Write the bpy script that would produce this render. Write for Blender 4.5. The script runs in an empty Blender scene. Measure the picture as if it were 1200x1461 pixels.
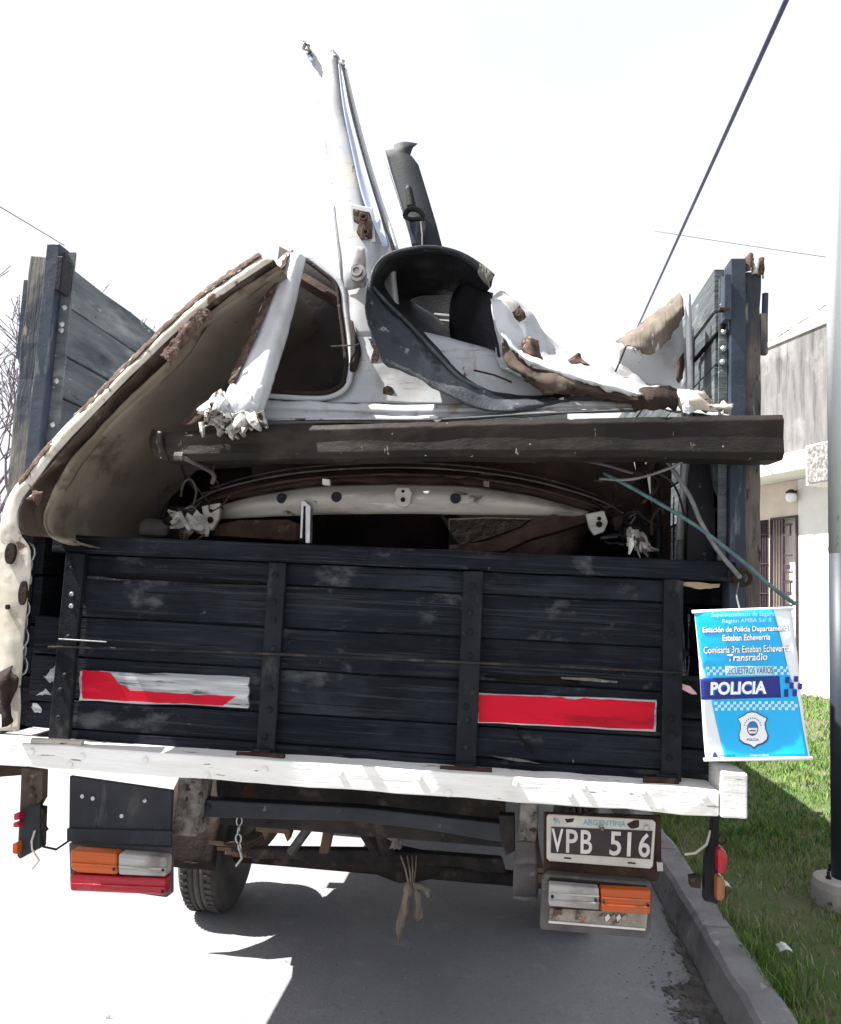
import bpy, bmesh, math, random
import numpy as np
from mathutils import Vector, Matrix, noise

random.seed(7)
SC = bpy.context.scene
COL = SC.collection
rad = math.radians

# ------------------------------------------------------------------ camera
# Axes: x across the truck, y along the street, z up; origin on the road under the tailgate.
CAM = Vector((0.293, -2.231, 1.55))
FW = Vector((-0.10741, 0.98870, 0.10453)).normalized()
RT = Vector((0.99358, 0.10298, 0.04685)).normalized()
UP = RT.cross(FW).normalized()
cd = bpy.data.cameras.new('camera')
cam = bpy.data.objects.new('camera', cd)
COL.objects.link(cam)
cam.matrix_world = Matrix(((RT.x, UP.x, -FW.x, CAM.x), (RT.y, UP.y, -FW.y, CAM.y), (RT.z, UP.z, -FW.z, CAM.z), (0, 0, 0, 1)))
cd.sensor_fit = 'HORIZONTAL'
cd.sensor_width = 36.0
cd.lens = 33.0
cd.clip_start = 0.05
cd.clip_end = 2000
SC.camera = cam

# ------------------------------------------------------------------ light
SUN_TRAVEL = Vector((0.69, 0.095, -1.0)).normalized()
to_sun = -SUN_TRAVEL
elev = math.asin(to_sun.z)
azim = math.atan2(to_sun.x, to_sun.y)
w = bpy.data.worlds.new('World')
SC.world = w
w.use_nodes = True
nt = w.node_tree
nt.nodes.clear()
wo = nt.nodes.new('ShaderNodeOutputWorld')
bg = nt.nodes.new('ShaderNodeBackground')
bg.inputs['Strength'].default_value = 0.092
sky = nt.nodes.new('ShaderNodeTexSky')
sky.sky_type = 'NISHITA'
sky.sun_disc = False
sky.sun_elevation = elev
sky.sun_rotation = azim
sky.air_density = 1.0
sky.dust_density = 3.0
tc = nt.nodes.new('ShaderNodeTexCoord')
mp = nt.nodes.new('ShaderNodeMapping')
mp.inputs['Scale'].default_value = (1.0, 1.0, 2.2)
cl = nt.nodes.new('ShaderNodeTexNoise')
cl.inputs['Scale'].default_value = 1.6
cl.inputs['Detail'].default_value = 6
cr = nt.nodes.new('ShaderNodeValToRGB')
cr.color_ramp.elements[0].position = 0.28
cr.color_ramp.elements[0].color = (.62, .62, .62, 1)
cr.color_ramp.elements[1].position = 0.55
cr.color_ramp.elements[1].color = (.97, .97, .97, 1)
mx = nt.nodes.new('ShaderNodeMixRGB')
mx.inputs['Color2'].default_value = (3.52, 3.60, 3.80, 1)      # bright thin overcast
nt.links.new(tc.outputs['Generated'], mp.inputs['Vector'])
nt.links.new(mp.outputs[0], cl.inputs['Vector'])
nt.links.new(cl.outputs['Fac'], cr.inputs['Fac'])
nt.links.new(cr.outputs['Color'], mx.inputs['Fac'])
nt.links.new(sky.outputs['Color'], mx.inputs['Color1'])
nt.links.new(mx.outputs['Color'], bg.inputs['Color'])
nt.links.new(bg.outputs[0], wo.inputs['Surface'])

sd = bpy.data.lights.new('sun', 'SUN')
sd.energy = 5.0
sd.angle = rad(0.5)
sd.color = (1.0, 0.965, 0.91)
sun = bpy.data.objects.new('sun', sd)
COL.objects.link(sun)
sun.rotation_euler = SUN_TRAVEL.to_track_quat('-Z', 'Y').to_euler()
sun.location = (-8, 0, 12)

SC.view_settings.view_transform = 'Standard'
SC.view_settings.look = 'None'
SC.view_settings.gamma = 1
SC.view_settings.use_curve_mapping = False
SC.view_settings.exposure = 1.75
SC.render.engine = 'CYCLES'
SC.cycles.use_denoising = True
SC.cycles.max_bounces = 6

# ------------------------------------------------------------------ surveying: a sight line of the photograph meets a plane
def _ray(px, py):
    return FW + RT * ((px - 600.0) / 1100.0) - UP * ((py - 730.5) / 1100.0)
def P(px, py, y):
    v = _ray(px, py); return CAM + v * ((y - CAM.y) / v.y)
def PX(px, py, x):
    v = _ray(px, py); return CAM + v * ((x - CAM.x) / v.x)
def PZ(px, py, z):
    v = _ray(px, py); return CAM + v * ((z - CAM.z) / v.z)

# ------------------------------------------------------------------ materials
def mat(name, c1, c2=None, scale=6.0, rough=0.6, metal=0.0, bump=0.15, bscale=60.0, stretch=(1, 1, 1), wear=(), spec=0.4, lo=0.35, hi=0.65, coat=0.0, per_object=True, detail=6, rvar=0.0):
    """Mottled base plus any number of wear layers (colour, lo, hi, scale, stretch)."""
    m = bpy.data.materials.new(name)
    m.use_nodes = True
    t = m.node_tree
    N, L = t.nodes, t.links
    b = N['Principled BSDF']
    b.inputs['Roughness'].default_value = rough
    b.inputs['Metallic'].default_value = metal
    b.inputs['Specular IOR Level'].default_value = spec
    b.inputs['Coat Weight'].default_value = coat
    tcn = N.new('ShaderNodeTexCoord')
    vec = tcn.outputs['Object']
    if per_object:
        oi = N.new('ShaderNodeObjectInfo')
        mul = N.new('ShaderNodeMath'); mul.operation = 'MULTIPLY'; mul.inputs[1].default_value = 37.0
        L.new(oi.outputs['Random'], mul.inputs[0])
        add = N.new('ShaderNodeVectorMath'); add.operation = 'ADD'
        L.new(vec, add.inputs[0]); L.new(mul.outputs[0], add.inputs[1])
        vec = add.outputs[0]
    def noise_node(sc, st, det=6.0):
        mpn = N.new('ShaderNodeMapping'); mpn.inputs['Scale'].default_value = st
        L.new(vec, mpn.inputs['Vector'])
        n = N.new('ShaderNodeTexNoise'); n.inputs['Scale'].default_value = sc; n.inputs['Detail'].default_value = det
        n.inputs['Roughness'].default_value = 0.62
        L.new(mpn.outputs[0], n.inputs['Vector'])
        return n.outputs['Fac']
    def ramp(src, a, c):
        r = N.new('ShaderNodeMapRange'); r.inputs['From Min'].default_value = .5 + (a - .5) * .72; r.inputs['From Max'].default_value = .5 + (c - .5) * .72
        L.new(src, r.inputs['Value']); return r.outputs[0]
    def mix(fac, a, c):
        x = N.new('ShaderNodeMixRGB')
        L.new(fac, x.inputs['Fac'])
        for sock, v in ((x.inputs['Color1'], a), (x.inputs['Color2'], c)):
            if isinstance(v, tuple): sock.default_value = (*v, 1)
            else: L.new(v, sock)
        return x.outputs['Color']
    col = c1
    if c2 is not None:
        col = mix(ramp(noise_node(scale, stretch, detail), lo, hi), c1, c2)
    for (c, a, z, sc, st) in wear:
        col = mix(ramp(noise_node(sc, st), a, z), col, c)
    if isinstance(col, tuple): b.inputs['Base Color'].default_value = (*col, 1)
    else: L.new(col, b.inputs['Base Color'])
    if rvar:
        r = N.new('ShaderNodeMapRange'); r.inputs['To Min'].default_value = max(0.05, rough - rvar); r.inputs['To Max'].default_value = min(1, rough + rvar)
        r.inputs['From Min'].default_value = .3; r.inputs['From Max'].default_value = .7
        L.new(noise_node(scale * 2, stretch), r.inputs['Value']); L.new(r.outputs[0], b.inputs['Roughness'])
    if bump:
        bn = N.new('ShaderNodeBump'); bn.inputs['Strength'].default_value = bump; bn.inputs['Distance'].default_value = 0.01
        L.new(noise_node(bscale, stretch), bn.inputs['Height']); L.new(bn.outputs[0], b.inputs['Normal'])
    return m

RUST = (.085, .032, .016)
DIRT = (.12, .095, .07)
M = {}
M['black_wood'] = mat('black_wood', (.0055, .0072, .0115), (.0125, .0150, .0205), 3, .7, bump=.7, bscale=12, stretch=(.6, 1, 7), spec=.10,
    wear=(((.024, .028, .036), .52, .80, 3.2, (.8, 1, 1.3)), ((.005, .0055, .007), .56, .72, 2.4, (.7, 1, 1.4)), ((.028, .030, .034), .56, .72, 22, (.12, 1, 6)), ((.0035, .004, .005), .62, .72, 26, (.10, 1, 6)), ((.075, .078, .08), .64, .80, 9, (.6, 1, 1)), ((.17, .17, .16), .80, .83, 30, (.8, 1, .5))), rvar=.15)
M['black_iron'] = mat('black_iron', (.0065, .0073, .0100), (.013, .0142, .018), 9, .6, bump=.3, bscale=40, spec=.14,
    wear=(((.045, .045, .045), .60, .80, 14, (1, 1, .5)), ((.05, .024, .014), .70, .80, 20, (1, 1, 1))), rvar=.12)
M['grey_wood'] = mat('grey_wood', (.056, .067, .075), (.098, .110, .116), 4, .75, bump=.6, bscale=12, stretch=(1, .5, 6), spec=.12,
    wear=(((.17, .185, .18), .56, .78, 6, (1, .5, 1.8)), ((.028, .034, .040), .56, .80, 4, (1, .6, 2)), ((.28, .28, .265), .72, .78, 26, (1, .5, 2)), ((.03, .03, .035), .72, .77, 40, (1, .3, 1))), rvar=.1)
M['post_wood'] = mat('post_wood', (.075, .078, .075), (.15, .135, .115), 9, .8, bump=.7, bscale=16, stretch=(6, 6, .6),
    wear=(((.022, .027, .040), .5, .60, 2.2, (1, 1, .6)), ((.24, .21, .17), .64, .74, 15, (3, 3, .6)), ((.02, .018, .016), .66, .74, 30, (2, 2, .5))))
M['brown_post'] = mat('brown_post', (.12, .105, .088), (.075, .066, .06), 9, .85, bump=.7, bscale=16, stretch=(6, 6, .6),
    wear=(((.028, .032, .042), .55, .66, 1.6, (1, 1, .7)), ((.24, .21, .17), .66, .76, 15, (3, 3, .6)), ((.02, .018, .016), .64, .74, 30, (2, 2, .5))))
M['blue_steel'] = mat('blue_steel', (.022, .030, .047), (.040, .050, .068), 5, .5, bump=.2, bscale=30, spec=.18,
    wear=(((.10, .11, .12), .64, .76, 12, (2, 2, .4)), (RUST, .72, .78, 18, (1, 1, 1))), rvar=.1)
M['white_wood'] = mat('white_wood', (.80, .79, .77), (.68, .67, .64), 4, .65, bump=.7, bscale=16, stretch=(.4, 1, 5),
    wear=(((.50, .47, .43), .60, .80, 3, (.6, 1, 1.4)), ((.28, .25, .22), .70, .735, 20, (.35, 1, 2.6)), ((.10, .09, .08), .745, .765, 28, (.5, 1, 2.2))))
M['white_metal'] = mat('white_metal', (.50, .515, .53), (.42, .43, .45), 2.5, .42, bump=.05, bscale=20,
    wear=(((.30, .285, .27), .60, .80, 5, (1, 1, 1)), ((.20, .13, .10), .74, .79, 9, (1, 1, 1)), (RUST, .765, .79, 14, (1, 1, 1))), rvar=.1)
M['cream_metal'] = mat('cream_metal', (.50, .47, .41), (.36, .325, .27), 5, .55, bump=.15, bscale=25,
    wear=(((.19, .15, .115), .56, .74, 9, (1, 1, 1)), ((.10, .055, .036), .66, .72, 13, (1, 1, 1)), ((.035, .022, .02), .70, .76, 22, (1, 1, 1))))
M['grimy_cream'] = mat('grimy_cream', (.31, .30, .27), (.22, .21, .185), 4, .55, bump=.15, bscale=25, stretch=(.6, 1, 2),
    wear=(((.11, .095, .08), .56, .76, 6, (.5, 1, 2)), ((.04, .028, .022), .66, .74, 16, (.6, 1, 1.5)), ((.42, .41, .38), .68, .76, 10, (.4, 1, 2))))
M['rust_flake'] = mat('rust_flake', (.050, .024, .017), (.105, .070, .054), 30, .95, bump=.9, bscale=70,
    wear=(((.36, .33, .29), .66, .72, 18, (1, 1, 1)), ((.022, .010, .007), .58, .70, 24, (1, 1, 1)), ((.18, .13, .10), .62, .7, 40, (1, 1, 1))))
M['tan_underside'] = mat('tan_underside', (.165, .14, .112), (.118, .099, .078), 2.2, .85, bump=.2, bscale=35, spec=.12,
    wear=(((.20, .172, .138), .58, .74, 4, (1, 1, 1)), ((.065, .05, .04), .62, .78, 5, (1, 1, 1)), ((.06, .036, .025), .75, .78, 22, (1, 1, 1))))
M['tan_lip'] = mat('tan_lip', (.15, .122, .092), (.10, .078, .058), 3, .8, bump=.2, bscale=35, spec=.2,
    wear=(((.05, .032, .024), .60, .74, 8, (1, 1, 1)), ((.21, .18, .14), .62, .74, 5, (1, 1, 1))))
M['shaded_white_metal'] = mat('shaded_white_metal', (.37, .385, .405), (.30, .31, .325), 2.5, .42, bump=.05, bscale=20, stretch=(1, 1, 1.6),  # white metal again, darkened in colour to stand for shade
    wear=(((.24, .22, .20), .58, .80, 5, (1, 1, 1)), ((.42, .38, .32), .62, .74, 3, (1, 1, 1)), ((.20, .15, .12), .62, .80, 7, (1.6, 1, .45)), ((.22, .21, .20), .66, .72, 34, (.3, 1, 3)), (RUST, .74, .78, 12, (1, 1, .6))), rvar=.1)
M['flap_shaded_brown'] = mat('flap_shaded_brown', (.150, .125, .102), (.095, .078, .062), 9, .8, bump=.4, bscale=40, stretch=(3, 1, .6), spec=.2,  # tan flap, its shaded side put in as a darker brown
    wear=(((.40, .37, .33), .64, .74, 14, (3, 1, .6)), ((.03, .02, .016), .66, .74, 18, (1, 1, 1))))
M['hem_brown'] = mat('hem_brown', (.085, .062, .048), (.050, .034, .027), 5, .85, bump=.3, bscale=40, spec=.2,
    wear=(((.17, .14, .105), .58, .72, 8, (1, 1, 1)), ((.020, .013, .011), .58, .70, 7, (1, 1, 1)), ((.07, .03, .018), .66, .74, 18, (1, 1, 1))))
M['brown_under'] = mat('brown_under', (.075, .056, .043), (.042, .030, .024), 7, .85, bump=.4, bscale=40, spec=.2,
    wear=(((.20, .175, .145), .60, .74, 9, (1, 1, 1)), ((.018, .011, .009), .62, .72, 14, (1, 1, 1))))
M['rust_brown'] = mat('rust_brown', (.026, .015, .012), (.050, .029, .021), 10, .9, bump=.5, bscale=50, spec=.2,
    wear=(((.10, .072, .056), .64, .78, 18, (1, 1, 1)), ((.010, .007, .006), .6, .75, 6, (1, 1, 1))))
M['dark_rust'] = mat('dark_rust', (.011, .0075, .007), (.026, .016, .013), 8, .85, bump=.5, bscale=40, spec=.2,
    wear=(((.09, .075, .066), .72, .78, 25, (.4, 1, 2)),))
M['black_plastic'] = mat('black_plastic', (.0085, .0085, .0105), (.016, .016, .019), 6, .55, bump=.2, bscale=120, spec=.14,
    wear=(((.045, .042, .040), .58, .82, 6, (1, 1, 1)), ((.11, .105, .10), .74, .79, 28, (1, 1, 1))), rvar=.1)
M['dusty_plastic'] = mat('dusty_plastic', (.030, .034, .041), (.048, .053, .061), 5, .6, bump=.35, bscale=110, spec=.18,
    wear=(((.095, .10, .107), .54, .78, 5, (1, 1, 1)), ((.018, .020, .024), .58, .74, 8, (1, 1, 1)), ((.20, .20, .20), .70, .78, 26, (1, 1, 1))), rvar=.1)
M['trim_plastic'] = mat('trim_plastic', (.022, .025, .031), (.031, .035, .042), 4, .6, bump=.15, bscale=200, spec=.15,
    wear=(((.06, .06, .063), .66, .80, 10, (1, 1, 1)),))
M['sill_black'] = mat('sill_black', (.012, .0105, .0100), (.024, .0205, .0185), 6, .6, bump=.4, bscale=30, stretch=(.6, 1, 1.4), spec=.12,
    wear=(((.040, .033, .028), .54, .76, 6, (.7, 1, 1.5)), ((.11, .09, .075), .73, .79, 20, (1, 1, .7)), ((.27, .245, .215), .745, .775, 22, (1.6, 1, .5)), ((.30, .28, .25), .76, .78, 45, (.6, 1, .6))), rvar=.15)
M['foil'] = mat('torn_metal', (.40, .385, .365), (.24, .215, .19), 10, .5, metal=.15, bump=.3, bscale=50,
    wear=(((.060, .040, .032), .55, .64, 26, (1, 1, 1)), ((.56, .55, .53), .60, .68, 15, (1, 1, 1)), ((.022, .015, .012), .64, .70, 44, (1, 1, 1))))
M['bare_metal'] = mat('bare_metal', (.42, .42, .43), (.30, .29, .28), 10, .35, metal=.8, bump=.1,
    wear=((RUST, .62, .7, 18, (1, 1, 1)),))
M['sky_tint_metal'] = mat('channel_sky_tint', (.40, .47, .58), (.34, .40, .50), 4, .4, bump=.05)  # sky reflection put into the base colour
M['tyre'] = mat('tyre_rubber', (.030, .028, .027), (.055, .051, .047), 10, .85, bump=.3, bscale=80)
M['under_steel'] = mat('under_steel', (.017, .016, .016), (.034, .030, .028), 8, .75, bump=.4, bscale=40, spec=.10,
    wear=(((.085, .068, .054), .58, .76, 10, (1, 1, 1)), ((.05, .024, .014), .66, .75, 9, (1, 1, 1))))
M['bar_steel'] = mat('bar_steel', (.019, .022, .026), (.030, .033, .038), 6, .55, bump=.15, spec=.15,
    wear=(((.10, .10, .10), .70, .76, 22, (1, 1, 1)),))
M['brown_steel'] = mat('brown_steel', (.11, .065, .042), (.07, .045, .035), 12, .85, bump=.4)
M['old_block'] = mat('old_block', (.085, .075, .068), (.21, .195, .18), 26, .95, bump=1.0, bscale=45,
    wear=(((.025, .022, .02), .56, .64, 30, (1, 1, 1)),))
M['panel_black'] = mat('panel_black', (.017, .018, .021), (.028, .029, .033), 5, .6, bump=.12, spec=.15,
    wear=(((.06, .06, .062), .62, .78, 10, (1.5, 1, .4)),))
M['amber'] = mat('amber_lens', (.46, .085, .010), (.36, .062, .008), 10, .3, bump=.5, bscale=8, stretch=(.2, 1, 9), spec=.35, wear=(((.22, .10, .05), .54, .78, 6, (1, 1, 1)),))
M['red_lens'] = mat('red_lens', (.36, .008, .022), (.28, .008, .02), 10, .3, bump=.5, bscale=8, stretch=(.2, 1, 9), spec=.35, wear=(((.30, .08, .08), .56, .78, 7, (1, 1, 1)),))
M['clear_lens'] = mat('clear_lens', (.25, .24, .23), (.36, .35, .335), 7, .35, bump=.5, bscale=8, stretch=(.2, 1, 9), spec=.35, wear=(((.13, .115, .10), .54, .78, 6, (1, 1, 1)),))
M['housing'] = mat('lamp_housing', (.040, .037, .037), (.075, .068, .066), 10, .65, bump=.2, wear=(((.17, .16, .155), .64, .76, 16, (1, 1, 1)),))
M['reflector_bowl'] = mat('lamp_reflector', (.26, .235, .205), (.14, .12, .10), 16, .55, metal=.2, bump=.3, wear=(((.04, .028, .022), .60, .68, 20, (1, 1, 1)), ((.20, .09, .03), .70, .76, 9, (1, 1, 1))))
M['plate_white'] = mat('plate_white', (.50, .48, .44), (.40, .375, .34), 10, .5, bump=.05, wear=(((.15, .095, .07), .72, .78, 16, (1, 1, 1)),))
M['plate_black'] = mat('plate_black', (.022, .0175, .020), (.034, .027, .03), 8, .6, bump=.05, spec=.25)
M['plate_letter'] = mat('plate_letter', (.56, .55, .52), (.45, .43, .41), 14, .6, bump=0)
M['plate_teal'] = mat('plate_teal', (.10, .32, .36), None, bump=0, rough=.5)
M['red_tape'] = mat('red_tape', (.52, .004, .022), (.42, .004, .018), 3, .42, bump=.25, bscale=9, stretch=(.5, 1, 1.5), spec=.12, wear=(((.30, .004, .014), .58, .68, 4, (.4, 1, 2.5)), ((.60, .015, .04), .62, .76, 5, (.5, 1, 3)), ((.12, .03, .03), .76, .80, 26, (.6, 1, 2))))
M['scratch_white'] = mat('scraped_paint', (.50, .51, .51), (.24, .25, .26), 8, .8, bump=.4, bscale=40, stretch=(.3, 1, 6), wear=(((.05, .055, .06), .62, .70, 18, (.3, 1, 5)),))
M['cyan'] = mat('banner_cyan', (.0, .40, .78), (.0, .36, .72), 3, .30, bump=.35, bscale=7, spec=.5)
M['banner_white'] = mat('banner_white', (.74, .77, .80), (.68, .71, .75), 3, .35, bump=.35, bscale=7)
M['navy'] = mat('banner_navy', (.012, .020, .21), None, rough=.35, bump=0)
M['ink_white'] = mat('ink_white', (.82, .84, .86), None, rough=.4, bump=0)
M['ink_dark'] = mat('ink_dark', (.03, .06, .16), None, rough=.4, bump=0)
M['ink_blue'] = mat('ink_blue', (.02, .17, .42), None, rough=.4, bump=0)
M['ink_paleblue'] = mat('ink_paleblue', (.45, .72, .88), None, rough=.4, bump=0)
M['ink_red'] = mat('ink_red', (.35, .06, .05), None, rough=.4, bump=0)
M['rag'] = mat('rag_cloth', (.24, .20, .16), (.15, .125, .10), 14, .95, bump=.6, bscale=90, stretch=(3, 3, .6))
M['cable_teal'] = mat('cable_teal', (.07, .15, .16), (.045, .09, .10), 30, .5, bump=.2)
M['cable_grey'] = mat('cable_grey', (.17, .175, .18), (.09, .09, .09), 20, .5, bump=.2)
M['cable_blue'] = mat('overhead_cable', (.030, .030, .095), (.05, .05, .12), 2, .6, bump=0)
M['wire_grey'] = mat('wire_grey', (.08, .10, .11), None, bump=0)
M['concrete'] = mat('kerb_concrete', (.25, .245, .25), (.185, .18, .185), 4, .92, bump=.7, bscale=35, spec=.15,
    wear=(((.10, .097, .10), .58, .76, 2.2, (1, 1, 1)), ((.36, .355, .35), .68, .74, 14, (1, 1, 1)), ((.05, .045, .042), .70, .75, 12, (1, 1, 1))))
M['base_concrete'] = mat('footing_concrete', (.42, .40, .38), (.33, .31, .29), 8, .9, bump=.4, bscale=40, wear=(((.2, .18, .16), .62, .76, 6, (1, 1, 1)),))
M['road'] = mat('road_concrete', (.278, .277, .286), (.246, .245, .257), 1.6, .92, bump=.5, bscale=160, spec=.12,
    wear=(((.205, .205, .22), .54, .80, .9, (1.8, .4, 1)), ((.33, .33, .335), .60, .80, 5, (1, 1, 1)), ((.20, .198, .205), .62, .72, 60, (1, 1, 1)), ((.36, .36, .36), .66, .74, 75, (1, 1, 1)), ((.13, .125, .122), .765, .79, 8, (1, 1, 1)), ((.11, .105, .102), .80, .815, 3, (2.5, .35, 1))), per_object=False)
M['gutter_dirt'] = mat('gutter_dirt', (.075, .068, .066), (.14, .13, .125), 14, 1, bump=1, bscale=60)
M['soil'] = mat('lawn_soil', (.060, .095, .028), (.115, .098, .062), 1.6, 1, bump=.8, bscale=40, per_object=False)
M['pole_white'] = mat('pole_white', (.84, .86, .88), (.78, .80, .83), 3, .5, bump=.1, wear=(((.35, .33, .31), .68, .76, 12, (1, 1, .4)),))
M['pole_blue'] = mat('pole_blue', (.020, .027, .040), (.03, .037, .05), 3, .5, bump=.05)
M['bark'] = mat('bark', (.105, .082, .10), (.155, .125, .145), 14, .9, bump=.5)
M['stucco_grey'] = mat('stained_stucco', (.120, .117, .114), (.165, .161, .157), 3.0, .95, bump=.5, bscale=30, stretch=(2.5, 2.5, .5),
    wear=(((.075, .072, .070), .52, .72, 1.3, (3, 3, .3)), ((.24, .235, .23), .54, .78, 1.6, (1, 1, .9)), ((.05, .048, .047), .68, .78, 3, (4, 4, .25))))
M['stucco_white'] = mat('white_stucco', (.76, .745, .72), (.70, .685, .66), 3, .9, bump=.25, bscale=40)
M['stucco_cream'] = mat('cream_stucco', (.62, .54, .45), (.55, .47, .40), 3, .9, bump=.2, bscale=40)
M['pebble'] = mat('pebble_dash', (.30, .29, .28), (.10, .095, .095), 20, .95, bump=1, bscale=50)
M['grille'] = mat('wrought_iron', (.032, .020, .030), (.05, .032, .044), 10, .6, bump=.1)
M['glass'] = mat('dark_glass', (.05, .05, .055), None, rough=.15, bump=0, spec=.6)
M['old_brick'] = mat('old_parapet', (.55, .52, .49), (.30, .27, .25), 14, .95, bump=.8, bscale=30)
M['splinter'] = mat('raw_wood', (.42, .33, .22), (.30, .23, .15), 20, .8, bump=.4, stretch=(.5, 3, 3))
M['pink'] = mat('pink_plastic', (.62, .40, .42), None, bump=.1)
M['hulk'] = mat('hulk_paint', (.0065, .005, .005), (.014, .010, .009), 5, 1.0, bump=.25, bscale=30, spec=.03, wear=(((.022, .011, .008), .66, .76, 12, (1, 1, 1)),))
M['cab_paint'] = mat('cab_paint', (.10, .16, .30), (.08, .13, .26), 3, .35, coat=.4, bump=.03)
M['inner_trim'] = mat('inner_trim', (.048, .039, .036), (.028, .024, .024), 2, .85, bump=.2, spec=.2)
M['dry_leaf'] = mat('dry_leaf', (.12, .085, .06), (.06, .046, .036), 30, .9, bump=.3)
M['litter_white'] = mat('litter_white', (.6, .6, .58), None, bump=.2)

def blade_mat(name, cols):
    m = bpy.data.materials.new(name); m.use_nodes = True
    t = m.node_tree; b = t.nodes['Principled BSDF']
    a = t.nodes.new('ShaderNodeAttribute'); a.attribute_name = 'tone'
    r = t.nodes.new('ShaderNodeValToRGB')
    r.color_ramp.elements[0].color = (*cols[0], 1); r.color_ramp.elements[1].color = (*cols[-1], 1)
    for i, c in enumerate(cols[1:-1]):
        e = r.color_ramp.elements.new((i + 1) / (len(cols) - 1)); e.color = (*c, 1)
    t.links.new(a.outputs['Fac'], r.inputs['Fac']); t.links.new(r.outputs['Color'], b.inputs['Base Color'])
    b.inputs['Roughness'].default_value = .6
    b.inputs['Specular IOR Level'].default_value = .25
    return m
M['grass'] = blade_mat('grass_blades', [(.035, .10, .018), (.078, .185, .030), (.145, .245, .050), (.24, .23, .10), (.36, .31, .19)])

# ------------------------------------------------------------------ object helpers
ORG = {}
def tag(o, label=None, cat=None, group=None, kind=None):
    if label: o['label'] = label
    if cat: o['category'] = cat
    if group: o['group'] = group
    if kind: o['kind'] = kind
    return o
def thing(name, label, cat, loc=(0, 0, 0), group=None):
    o = bpy.data.objects.new(name, None); COL.objects.link(o)
    o.empty_display_size = .1
    o.location = loc; ORG[o.name] = Vector(loc)
    return tag(o, label, cat, group)
def link(name, me, m, parent=None, org=None, bevel=0, smooth=False, thick=0, seg=2, label=None, sharp=None):
    """One mesh object. Its vertices are world positions; they are moved to the parent's (or its own) origin."""
    o = bpy.data.objects.new(name, me); COL.objects.link(o)
    if parent is not None:
        og = ORG[parent.name]; o.parent = parent
    else:
        og = Vector(org) if org is not None else Vector((0, 0, 0)); o.location = og
    ORG[o.name] = og
    me.transform(Matrix.Translation(-og))
    if m is not None: me.materials.append(m)
    if smooth: me.polygons.foreach_set('use_smooth', [True] * len(me.polygons))
    if thick:
        s = o.modifiers.new('thickness', 'SOLIDIFY'); s.thickness = thick; s.offset = 0
    if bevel:
        b = o.modifiers.new('bevel', 'BEVEL'); b.width = bevel; b.segments = seg; b.limit_method = 'ANGLE'; b.angle_limit = rad(35)
    if label: o['label'] = label
    return o
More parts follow.
